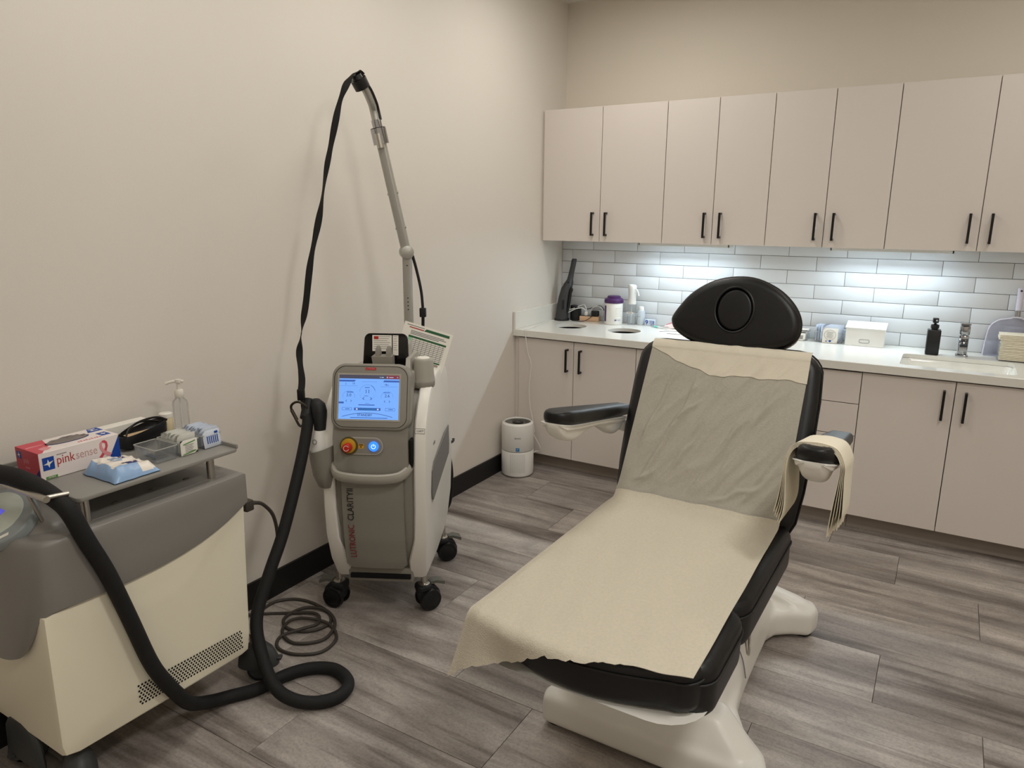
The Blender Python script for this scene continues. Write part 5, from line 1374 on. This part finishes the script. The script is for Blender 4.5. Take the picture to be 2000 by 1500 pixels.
# thick black hose: from the cryo unit, across the floor, up to the carabiner
HOSEP = [(.058, -3.575, .760), (.056, -3.58, .82), (.085, -3.592, .880), (.16, -3.600, .902), (.235, -3.602, .907), (.305, -3.588, .905), (.360, -3.568, .885), (.410, -3.556, .862), (.450, -3.546, .832), (.464, -3.521, .745), (.465, -3.482, .637), (.466, -3.442, .492), (.468, -3.403, .339), (.468, -3.373, .261), (.462, -3.330, .180), (.432, -3.272, .098), (.408, -3.190, .042), (.420, -3.124, .024), (.463, -3.05, .0225), (.486, -2.95, .0225), (.532, -2.878, .0225), (.607, -2.842, .0225), (.692, -2.869, .0225), (.719, -2.933, .0225), (.681, -2.998, .0225), (.612, -3.040, .034), (.535, -3.046, .062), (.450, -3.018, .138), (.392, -2.978, .228), (.368, -2.894, .344), (.350, -2.803, .465), (.312, -2.677, .660), (.280, -2.600, .790), (.262, -2.585, .822)]
t = thing('air_hose', 'thick black sleeved hose looping from the cooling unit across the floor', 'hose', (.47, -3.15, 0))
b = NB(); tube(b, HOSEP, lambda s: .0255 - .0045 * min(1, s * 3.2), 18, 10); finish(b, 'hose_sleeve', HOSE, t, 60, False)
b = NB(); tube(b, [(.264, -2.59, .812), (.252, -2.565, .846), (.246, -2.548, .872)], .0235, 14, 5); finish(b, 'hose_cuff', BLACKR, t, 60, False)
# ================================================================== cooling unit at the left
cryo = thing('cooling_unit', 'cream and grey cold air cooling unit on casters against the left wall', 'cooling unit', (.24, -3.33, 0))
W_ = dict(local=False)
def cryo_build():
    # cream lower body
    n = 18
    side = [(-3.020, .668), (-3.09, .632), (-3.17, .605), (-3.25, .588), (-3.335, .578), (-3.44, .574), (-3.54, .576), (-3.612, .577), (-3.636, .572), (-3.640, .20), (-3.634, .170), (-3.60, .160), (-3.30, .154), (-3.075, .154), (-3.050, .160), (-3.040, .22)]
    b = NB()
    c = (-3.32, .35)
    def sh(k): return [(c[0] + (y - c[0]) * k, c[1] + (z - c[1]) * k) for y, z in side]
    def xx(z, base): return base
    rings = [[(.055, y, z) for y, z in sh(.97)], [(.045, y, z) for y, z in side][:0] or [(.06, y, z) for y, z in side], [(xx(z, .420), y, z) for y, z in side], [(xx(z, .433), y, z) for y, z in sh(.985)], [(xx(z, .4365), y, z) for y, z in sh(.955)], [(xx(z, .433) + .002 , y, z) for y, z in sh(.5)]]
    loft(b, rings); body = finish(b, 'lower_body', CWHITE, cryo, 30, False)
    # perforated grille on the side
    b = NB()
    cols = 34
    for i in range(cols):
        for j in range(8):
            f = i / (cols - 1)
            y = -3.424 + .342 * f + (.005 if j % 2 else 0); z = .254 - .012 * f - j * .0084 + (0 if f < .95 else 0)
            if i < 3 and j > 5 - 0 and False: continue
            xq = xx(z, .4365) + .0006
            p = Vector((xq, y, z)); u = Vector((0, 1, 0)) * .0034; v = Vector((0, 0, 1)) * .0036
            b.faces.new([b.verts.new(p + u * cos(k * pi / 3) + v * sin(k * pi / 3)) for k in range(6)])
    o = finish(b, 'perforation', SOCKET, body, 0, False); o['kind'] = 'stuff'
    # grey cover: one skin round the unit; its lower edge dips into the nose column at the front
    plan = [(.447, -3.018, .668), (.449, -3.09, .633), (.450, -3.17, .606), (.450, -3.25, .589), (.450, -3.335, .579), (.450, -3.44, .576), (.450, -3.54, .578), (.447, -3.59, .579), (.436, -3.622, .572), (.415, -3.640, .548), (.392, -3.651, .505), (.362, -3.660, .462), (.325, -3.667, .434), (.28, -3.671, .420), (.235, -3.673, .416), (.19, -3.671, .420), (.145, -3.667, .434), (.108, -3.660, .462), (.078, -3.651, .505), (.055, -3.636, .548), (.040, -3.61, .575), (.036, -3.56, .578), (.036, -3.44, .576), (.036, -3.25, .589), (.036, -3.09, .633), (.036, -3.018, .668)]
    pp = catmull([Vector(p) for p in plan], 4)
    b = NB(); cxy = Vector((.243, -3.33, 0)); rings = []
    for (k, inn) in ((0, .012), (.015, .002), (.06, 0), (.35, 0), (.7, 0), (.92, 0), (.975, .003), (1.0, .011)):
        r = []
        for p in pp:
            d = Vector((p.x, p.y, 0)) - cxy; f = 1 - inn / d.length
            # the sides lean in a little towards the lid at the front
            z = p.z + (.768 - p.z) * k
            lean = .016 * max(0, (-3.52 - p.y) / .15) * k ** 2
            q = cxy + d * f; r.append((q.x, q.y + lean, z))
        rings.append(r)
    loft(b, rings, cap=False); b.verts.ensure_lookup_table(); n_ = len(pp)
    b.faces.new([b.verts[len(b.verts) - n_ + i] for i in range(n_)])
    cover = finish(b, 'top_cover', CGREY, cryo, 40, False)
    # recessed lid field and vents
    b = NB(); box(b, .07, .405, -3.47, -3.05, .7672, .7690, .001, 1); finish(b, 'lid_field', CGREY, cover, 0, False)
    b = NB()
    for (x, y) in ((.34, -3.37), (.335, -3.26), (.16, -3.37), (.155, -3.26), (.34, -3.15), (.16, -3.15)): lathe(b, [(.012, .7690), (.010, .7706), (0, .7706)], 14, (x, y, 0), .5, 1)
    finish(b, 'lid_plug', PEDAL, cover, 40, False)
    # low dome carrying the display
    b = NB(); cx, cy = .215, -3.545; rings = []
    for (z, rx, ry, dy) in ((.752, .180, .120, .002), (.766, .176, .116, .006), (.782, .160, .106, .012), (.797, .130, .088, .024), (.807, .085, .060, .034), (.811, .02, .02, .038)):
        rings.append([(cx + rx * cos(2 * pi * i / 40), cy + dy + ry * sin(2 * pi * i / 40), z) for i in range(40)])
    loft(b, rings); dome = finish(b, 'display_dome', CGREY, cryo, 60, False)
    M = frame_mat((.225, -3.618, .786), (1, 0, 0), (0, .80, .50))
    b = NB(); prism(b, ellipse(.136, .092, 44), -.022, .006, bev=.005, seg=3); b.transform(M); finish(b, 'display_rim', DISP2, dome, 40, False)
    b = NB(); prism(b, ellipse(.104, .074, 44, -.010, .002), .005, .008, bev=.001); b.transform(M); dp = finish(b, 'display_plate', DISP, cryo, 40, False)
    b = NB(); flat(b, R4(-.070, .020, -.022, .026), M @ Matrix.Translation((0, 0, .0080)), .0008); finish(b, 'lcd', LCD, dp, 0, False)
    b = NB(); flat(b, ellipse(.012, .008, 18, .046, -.022), M @ Matrix.Translation((0, 0, .0080)), .0010); finish(b, 'oval_button', DGREY, dp, 0, False)
    b = NB(); flat(b, R4(.026, .033, -.040, -.036), M @ Matrix.Translation((0, 0, .0080)), .0006); flat(b, R4(.034, .042, -.046, -.043), M @ Matrix.Translation((0, 0, .0080)), .0006); finish(b, 'button_legend', GREYINK, dp, 0, False)
    b = NB(); flat(b, R4(-.012, .012, -.005, .005), M @ Matrix.Translation((.105, -.030, .0062)) @ Matrix.Rotation(.9, 4, 'Z'), .0010); lg = finish(b, 'badge', CARD, dome, 0, False)
    # hose rest: round bar along x with a cross bar back to the tray
    b = NB(); cyl(b, (.05, -3.592, .875), (.441, -3.588, .875), .0085, n=18); cyl(b, (.428, -3.588, .876), (.438, -3.535, .873), .006, n=14)
    for x in (.11, .35): cyl(b, (x, -3.590, .875), (x, -3.565, .79), .005, n=10)
    finish(b, 'hose_rest', STEEL, cryo, 40, False)
    # raised tray on four posts
    tz = .838
    b = NB(); pol = rrect(.405, .488, .016, 5, .236, -3.272)
    prism(b, pol, tz, tz + .012, bev=.003)
    tray = finish(b, 'tray', CTRAY, cryo, 30, False)
    b = NB()
    box(b, .034, .042, -3.512, -3.03, tz + .010, tz + .026, .002); box(b, .034, .438, -3.036, -3.029, tz + .010, tz + .024, .002)
    finish(b, 'tray_lip', CTRAY, tray, 30, False)
    for x in (.085, .400):
        for y in (-3.482, -3.105):
            b = NB(); cyl(b, (x, y, .768), (x, y, tz + .001), .0115, n=18); finish(b, 'post', STEEL, cryo, 40, False)
    # casters
    def cc(x, y, a, fr):
        A = Matrix.Translation((x, y, 0)) @ Matrix.Rotation(a, 4, 'Z')
        b = NB(); rings = []
        for (z, rx, ry) in ((.046, .070, .044), (.075, .066, .044), (.104, .052, .038), (.126, .028, .024), (.134, .01, .01)): rings.append([(.012 + rx * cos(2 * pi * i / 24), ry * sin(2 * pi * i / 24), z) for i in range(24)])
        loft(b, rings); b.transform(A); c = finish(b, 'caster', CAST, cryo, 60, False)
        for s in (-1, 1):
            b = NB(); cyl(b, (.02, s * .012, .042), (.02, s * .036, .042), .0415, .038, 26); b.transform(A); finish(b, 'wheel', BLACKR, c, 40, False)
            b = NB(); cyl(b, (.02, s * .036, .042), (.02, s * .0385, .042), .030, .028, 22); b.transform(A); finish(b, 'hub_cap', CAST, c, 40, False)
        b = NB(); box(b, .060, .092, -.012, .012, .062, .072, .003); b.transform(A); finish(b, 'brake_pedal', DGREY, c, 30, False)
        b = NB(); cyl(b, (0, 0, .115), (0, 0, .165), .012, n=12); b.transform(A); finish(b, 'stem', STEEL, c, 40, False)
    cc(.372, -2.985, radians(35), 0); cc(.10, -2.99, radians(80), 0); cc(.365, -3.575, radians(-20), 1); cc(.12, -3.575, radians(-60), 1)
    # front foot fairing
    b = NB(); loft(b, [[(.20 + .10 * cos(2 * pi * i / 20), -3.628 + .020 * sin(2 * pi * i / 20), .07) for i in range(20)], [(.20 + .09 * cos(2 * pi * i / 20), -3.628 + .020 * sin(2 * pi * i / 20), .14) for i in range(20)], [(.19 + .05 * cos(2 * pi * i / 20), -3.624 + .016 * sin(2 * pi * i / 20), .185) for i in range(20)]]); finish(b, 'front_fairing', CAST, cryo, 60, False)
cryo_build()
# mains cord from the unit to the coil on the floor
t = thing('mains_cord', 'dark grey mains cord plugged into the cooling unit, coiled on the floor', 'cord', (.30, -2.70, 0))
b = NB(); box(b, .40, .436, -3.016, -2.985, .628, .664, .005); cyl(b, (.418, -2.99, .644), (.410, -2.962, .640), .010, .006, 12); finish(b, 'plug', CABLE, t, 30, False)
b = NB(); tube(b, [(.412, -2.968, .641), (.395, -2.92, .615), (.365, -2.855, .54), (.32, -2.81, .42), (.25, -2.79, .29), (.16, -2.77, .15), (.085, -2.735, .045), (.055, -2.69, .007), (.055, -2.62, .006), (.11, -2.565, .006), (.20, -2.550, .006), (.30, -2.570, .006), (.360, -2.625, .006), (.335, -2.705, .008), (.25, -2.735, .008), (.185, -2.69, .010), (.20, -2.60, .012), (.29, -2.570, .013), (.39, -2.625, .012), (.420, -2.72, .008), (.345, -2.79, .008), (.255, -2.765, .010), (.225, -2.70, .014), (.27, -2.655, .016), (.37, -2.635, .012), (.455, -2.685, .006), (.47, -2.775, .006), (.40, -2.835, .006), (.315, -2.840, .006), (.275, -2.79, .012), (.31, -2.72, .017), (.335, -2.66, .017), (.27, -2.61, .014), (.16, -2.66, .006), (.075, -2.72, .006), (.03, -2.80, .03), (.03, -2.85, .10)], .0062, 8, 8); finish(b, 'cable', CABLE, t, 60, False)

# ================================================================== things on the tray
TZ0 = .8505
def glove_box():
    t = thing('glove_box', 'pink and white box of gloves lying on the cooling unit tray', 'box', (.175, -3.39, TZ0))
    X, Y, H = .060, .110, .078
    b = NB(); box(b, -X, X, -Y, Y, .0005, H, .0012, 1); bx = finish(b, 'carton', mat('carton_white', (236, 226, 222), .42), t, 30)
    F = frame_mat((X, 0, H / 2), (0, 1, 0), (0, 0, 1))          # front face, towards the room
    E = frame_mat((0, -Y, H / 2), (1, 0, 0), (0, 0, 1))         # end face towards the camera side
    T = frame_mat((0, 0, H), (0, 1, 0), (-1, 0, 0))             # top, text readable from the room
    def pr(M, polys, m, nm, t_=.0005):
        b = NB()
        for q in polys: flat(b, q, M, t_)
        return finish(b, nm, m, bx, 0)
    # end face: pink with a navy wedge and a blue square
    pr(E, [R4(-X, X, -H / 2, H / 2)], PINK, 'pink_end'); E1 = E @ Matrix.Translation((0, 0, .0005))
    pr(E1, [[(X, -H / 2), (X, -.004), (.022, -H / 2)]], NAVY, 'navy_wedge')
    pr(E1, [R4(-.052, -.030, .010, .030)], BLUE, 'logo_square'); E2 = E @ Matrix.Translation((0, 0, .001))
    star = [(-.012, -.001), (-.003, .002), (-.001, .011), (.002, .003), (.012, .005), (.003, -.002), (.001, -.011), (-.002, -.003)]
    pr(E2, [[(p[0] * .7 - .041, p[1] * .7 + .020) for p in star]], CARD, 'logo_star')
    text('pink', .022, LPINK, bx, E1 @ Matrix.Translation((-.006, .008, 0)), sx=.8); text('sense', .013, LPINK, bx, E1 @ Matrix.Translation((-.002, -.010, 0)), sx=.8)
    # front face
    pr(F, [[(Y, -H / 2), (Y, H / 2 - .004), (Y - .040, -H / 2)]], BLUE, 'blue_wedge')
    pr(F, [R4(-.102, -.072, -.012, .024)], BLUE, 'logo_square')
    F1 = F @ Matrix.Translation((0, 0, .0005))
    pr(F1, [[(p[0] * 1.1 - .087, p[1] * 1.1 + .006) for p in star]], CARD, 'logo_star')
    text('pink', .036, RED, bx, F @ Matrix.Translation((-.042, .008, 0)), sx=.80); text('sense', .034, mat('print_pink_grey', (198, 160, 160), .55), bx, F @ Matrix.Translation((.0155, .008, 0)), sx=.80)
    b = NB(); flat(b, R4(-.064, -.038, .0235, .0255), F, .0005); finish(b, 'fine_print', GREYINK, bx, 0)
    pr(F, [R4(-.098, -.068, -.037, -.030)], GREEN, 'green_tag'); text('NITRILE', .0055, CARD, bx, F1 @ Matrix.Translation((-.083, -.0335, 0)))
    # ribbon emblem
    Fr = F @ Matrix.Translation((.064, .004, 0))
    pr(Fr, [[(-.004, .026), (.004, .027), (.011, .020), (.012, .008), (.006, -.008), (-.010, -.026), (-.016, -.020), (-.001, -.004), (.005, .008), (.005, .016), (.001, .020), (-.004, .019)]], PINK, 'ribbon_dark')
    pr(Fr @ Matrix.Translation((0, 0, .0004)), [[(-.004, .026), (-.011, .020), (-.012, .006), (-.006, -.008), (.012, -.026), (.022, -.017), (.002, -.004), (-.004, .008), (-.005, .016), (-.002, .021)]], LPINK, 'ribbon_light')
    # top face: pink corner, oval opening, blue flags
    pr(T, [[(-Y, -X), (-Y, X), (-.040, X), (-.058, -.010), (-.070, -.020), (-.098, -X)]], PINK, 'pink_corner')
    pr(T @ Matrix.Translation((0, 0, .0005)), [[(-.105, .010), (-.06, .012), (-.062, .016), (-.105, .018)], [(-.09, -.02), (-.07, -.01), (-.06, -.03), (-.075, -.042), (-.09, -.04)]], LPINK, 'pale_swirl')
    pr(T, [ellipse(.060, .024, 30, .0, .004)], NAVY, 'opening_rim')
    pr(T, [[(.066, .018), (.082, .056), (Y, .056), (Y, .018)]], BLUE, 'blue_flag'); text('M', .030, CARD, bx, T @ Matrix.Translation((.092, .038, .0005)) @ Matrix.Rotation(pi / 2, 4, 'Z'))
    pr(T, [R4(.074, .100, -.040, -.006)], BLUE, 'blue_square'); pr(T @ Matrix.Translation((0, 0, .0005)), [[(p[0] * .9 + .087, p[1] * .9 - .023) for p in star]], CARD, 'logo_star')
    b = NB(); f = lambda u, v: ((.056 * cos(2 * pi * v) * u, .0215 * sin(2 * pi * v) * u + .004))
    def g(u, v):
        p = f(u, v); q = .0015 + .006 * (1 - u) + .003 * sin(v * 31 + u * 9) * (1 - u * .7) + .002 * sin(u * 23)
        w = T @ Vector((p[0], p[1], .0005 + max(.0006, q))); return tuple(w)
    grid_sheet(b, g, 8, 40); finish(b, 'glove_bunch', GLOVE, bx, 60)
    b = NB()
    for k in range(9): flat(b, R4(.005 + k * .0075, .009 + k * .0075, -.046, -.040 + .003 * (k % 2)), T, .0005)
    finish(b, 'fine_print', PINK, bx, 0)
glove_box()
def wipes_pack():
    t = thing('wipes_pack', 'crumpled white and light blue wipes pack at the tray front edge', 'packet', (.345, -3.345, TZ0), radians(0))
    LX, LY = .080, .066
    from mathutils import noise as nz
    def top(u, v):
        x = (u - .5) * 2 * LX; y = (v - .5) * 2 * LY
        e = min(1, min(u, 1 - u) * 6) ** .6 * min(1, min(v, 1 - v) * 6) ** .6
        z = .003 + .038 * e * (.60 + .40 * (1 - v)) + .007 * nz.noise(Vector((x * 28, y * 24, 1))) * e + .0045 * max(0, .35 - abs(nz.noise(Vector((x * 26 + y * 14, y * 20, 7))))) / .35 * e
        return (x + .004 * nz.noise(Vector((y * 30, 0, 2))), y + .004 * nz.noise(Vector((x * 30, 5, 2))), z)
    def bot(u, v):
        x, y, z = top(u, v); return (x, y, .0008 if min(u, 1 - u, v, 1 - v) > .02 else z * .5)
    b = NB(); grid_sheet(b, top, 44, 40); grid_sheet(b, bot, 44, 40); bmesh.ops.remove_doubles(b, verts=b.verts, dist=.0006)
    for fc in b.faces:
        c = fc.calc_center_median()
        edge = c.y < -LY * .72 or (c.x > LX * .60 and c.y < LY * .25) or c.z < .012 or c.x < -LX * .9
        fc.material_index = 1 if edge else 0
    pk = finish(b, 'pack_film', [FILM, LBLUE], t, 60)
    b = NB()
    def surf(u0, v0, u1, v1, dz=.0012, n=6):
        def f(u, v):
            p = top(u0 + (u1 - u0) * u, v0 + (v1 - v0) * v); return (p[0], p[1], p[2] + dz)
        grid_sheet(b, f, n, n)
    for k in range(3): surf(.32 + .08 * k, .34, .36 + .08 * k, .54)
    finish(b, 'blue_stripe', LBLUE, pk, 60)
    b = NB(); surf(.60, .44, .80, .66); surf(.62, .68, .74, .72); finish(b, 'blue_print', NAVY, pk, 60)
    b = NB(); surf(.63, .48, .67, .62, .0018); surf(.70, .48, .74, .62, .0018); surf(.62, .56, .78, .58, .0018); finish(b, 'white_print', FILM, pk, 60)
    p = top(.30, .66); text('aMepd', .020, NAVY, pk, frame_mat((p[0] + .010, p[1], p[2] + .004), (1, -.15, -.05), (0.2, 1, .05)), sx=.9)
wipes_pack()
def tray_bins():
    spots = [(.318, -3.222, 'empty clear acrylic bin next to the wipes pack on the tray', 0), (.312, -3.145, 'clear acrylic bin of white packets in the middle of the tray', 1), (.310, -3.066, 'clear acrylic bin of blue-printed packets at the tray end', 2)]
    for x, y, lab, k in spots:
        h = .042
        t = thing('acrylic_bin', lab, 'bin', (x, y, TZ0), 0)
        b = NB(); w, d = .108, .070
        def ring(s, z, g): return [(p[0], p[1], z) for p in rrect(w * s - g, d * s - g, .005, 3)]
        loft(b, [ring(.94, .001, 0), ring(1.0, h, 0), ring(1.0, h, .0044), ring(.94, .004, .0044)]); finish(b, 'body', CLEAR, t, 30)
        b = NB(); tube(b, [(p[0], p[1], h) for p in rrect(w, d, .005, 3)], .0016, 6, smooth=False, closed=True); finish(b, 'rim', mat('acrylic_rim', (206, 206, 200), .15, trans=.4), t)
        if k == 0:
            tag(finish(BX(x - .03, x + .02, y - .018, y + .022, TZ0 + .006, TZ0 + .010, .001, 1), 'loose_packet', DGREY, None, 30), 'dark flat packet at the bottom of the emptiest tray bin', 'packet')
            continue
        n = 11
        G = 'white packets in the middle tray bin' if k == 1 else 'blue-printed packets in the end tray bin'
        for i in range(n):
            xx = x - .044 + i * .0082
            s = sachet(xx, y, TZ0 + .006, .058, .052 + .003 * ((i * 5) % 3), radians(8 + random.uniform(-4, 4)), pi / 2 + random.uniform(-.06, .06), SACH if k == 1 else SACHB, ('white packet filed upright, %s from the wall in the middle acrylic bin' if k == 1 else 'blue-printed packet filed upright, %s from the wall in the end acrylic bin') % ORD[i], G, 0)
        if k == 1:
            s = sachet(x + .0585, y - .004, TZ0 + .002, .056, .046, 0, pi / 2, CARD, 'white label card with green bands fronting the middle acrylic bin', None, 0, th=.0015)
            s['category'] = 'card'
            M = frame_mat((0, -.0022, .023), (1, 0, 0), (0, 0, 1))
            b = NB(); flat(b, [(-.02, .012), (.020, .018), (.02, .015), (-.02, .009)], M, .0004); flat(b, [(-.024, -.019), (.018, -.013), (.024, -.016), (-.02, -.021)], M, .0004); finish(b, 'green_band', GREEN, s, 0)
            b = NB()
            for q in range(5): flat(b, R4(-.014, .014 - .004 * (q % 2), .006 - q * .005, .0075 - q * .005), M, .0004)
            finish(b, 'printing', GREYINK, s, 0)
        if k == 2:
            s = sachet(x + .0590, y, TZ0 + .002, .060, .054, radians(-8), pi / 2, SACHB, 'blue-printed packet leaning outside the end acrylic bin', None, 0)
            M = Matrix.Rotation(radians(-8), 4, 'X') @ frame_mat((0, -.0048, .027), (1, 0, 0), (0, 0, 1))
            b = NB()
            for q in range(6): flat(b, R4(-.02 + q * .007, -.017 + q * .007, -.014, .010), M, .0004)
            flat(b, R4(.008, .02, .014, .021), M, .0004); finish(b, 'printing', BLUE, s, 0)
tray_bins()
def goggles():
    t = thing('safety_goggles', 'black safety goggles with folded arms behind the clear bins on the tray', 'goggles', (.165, -3.165, TZ0), radians(4))
    # deep wraparound frame standing lens-down: shell open at the top
    b = NB(); n = 28
    def ring(k, z, g=0):
        out = []
        for i in range(n):
            a = 2 * pi * i / n; c, s = cos(a), sin(a)
            x = (.034 - g) * (abs(c) ** .7) * (1 if c > 0 else -1) * k; y = (.080 - g) * (abs(s) ** .75) * (1 if s > 0 else -1) * k
            out.append((x, y, z + .012 * (y / .08)))
        return out
    loft(b, [ring(.80, .012), ring(.98, .020), ring(1.0, .046), ring(.97, .056), ring(.93, .056), ring(.90, .035), ring(.78, .030)]); finish(b, 'frame', BLACK, t, 50)
    b = NB(); tube(b, [(.026, -.074, .047), (.012, -.05, .066), (-.004, -.005, .074), (-.012, .04, .066), (-.006, .062, .06)], .0036, 8, 6, ell=.6); finish(b, 'temple_arm', BLACK, t)
    b = NB(); tube(b, [(.024, .072, .066), (.018, .04, .082), (.010, -.01, .080), (-.004, -.045, .062), (-.014, -.06, .050)], .0036, 8, 6, ell=.6); finish(b, 'temple_arm', BLACK, t)
    tt = tag(finish(BX(.145, .182, -3.215, -3.115, TZ0 + .038, TZ0 + .0405, .0006, 1), 'tan_packet', TAN, None, 0), 'tan flat packet lying inside the black goggles', 'packet')
    t = thing('tissue_box', 'long low pale carton behind the goggles against the wall', 'carton', (.085, -3.19, TZ0))
    b = NB(); box(b, -.020, .020, -.085, .085, .0005, .062, .0012, 1); finish(b, 'carton', CARD, t, 30)
    t = thing('cream_jar', 'small cream-labelled jar behind the goggles', 'jar', (.135, -3.063, TZ0))
    b = NB(); lathe(b, [(.018, .001), (.020, .004), (.020, .060), (.018, .064), (.018, .070), (0, .070)], 26); finish(b, 'jar', mat('cream_label', (226, 210, 170), .45), t, 40)
    b = NB(); lathe(b, [(.0208, .062), (.0208, .074), (.018, .076), (0, .076)], 26); finish(b, 'lid', CARD, t, 40)
goggles()
def pump_bottle():
    t = thing('pump_bottle', 'clear hand sanitiser bottle with a white pump on the tray', 'bottle', (.150, -3.030 + .012, TZ0), 0)
    b = NB(); lathe(b, [(.021, .001), (.024, .005), (.024, .098), (.022, .108), (.012, .118), (.011, .124)], 32); finish(b, 'bottle', CLEARB, t, 40)
    b = NB(); lathe(b, [(.013, .120), (.014, .122), (.014, .142), (.011, .146), (.006, .147), (.005, .172), (0, .172)], 24); finish(b, 'pump_collar', mat('pump_plastic', (226, 220, 208), .3), t, 40)
    b = NB(); tube(b, [(.010, .012, .172), (0, 0, .175), (-.012, -.016, .173), (-.022, -.030, .168)], .0050, 10, 5); lathe(b, [(.009, .168), (.010, .172), (.009, .180), (0, .181)], 20); finish(b, 'pump_nozzle', mat('pump_plastic_b', (226, 220, 208), .3), t, 40)
    b = NB(); cyl(b, (0, 0, .006), (0, 0, .125), .0022, n=8); finish(b, 'dip_tube', WHITEP, t)
pump_bottle()
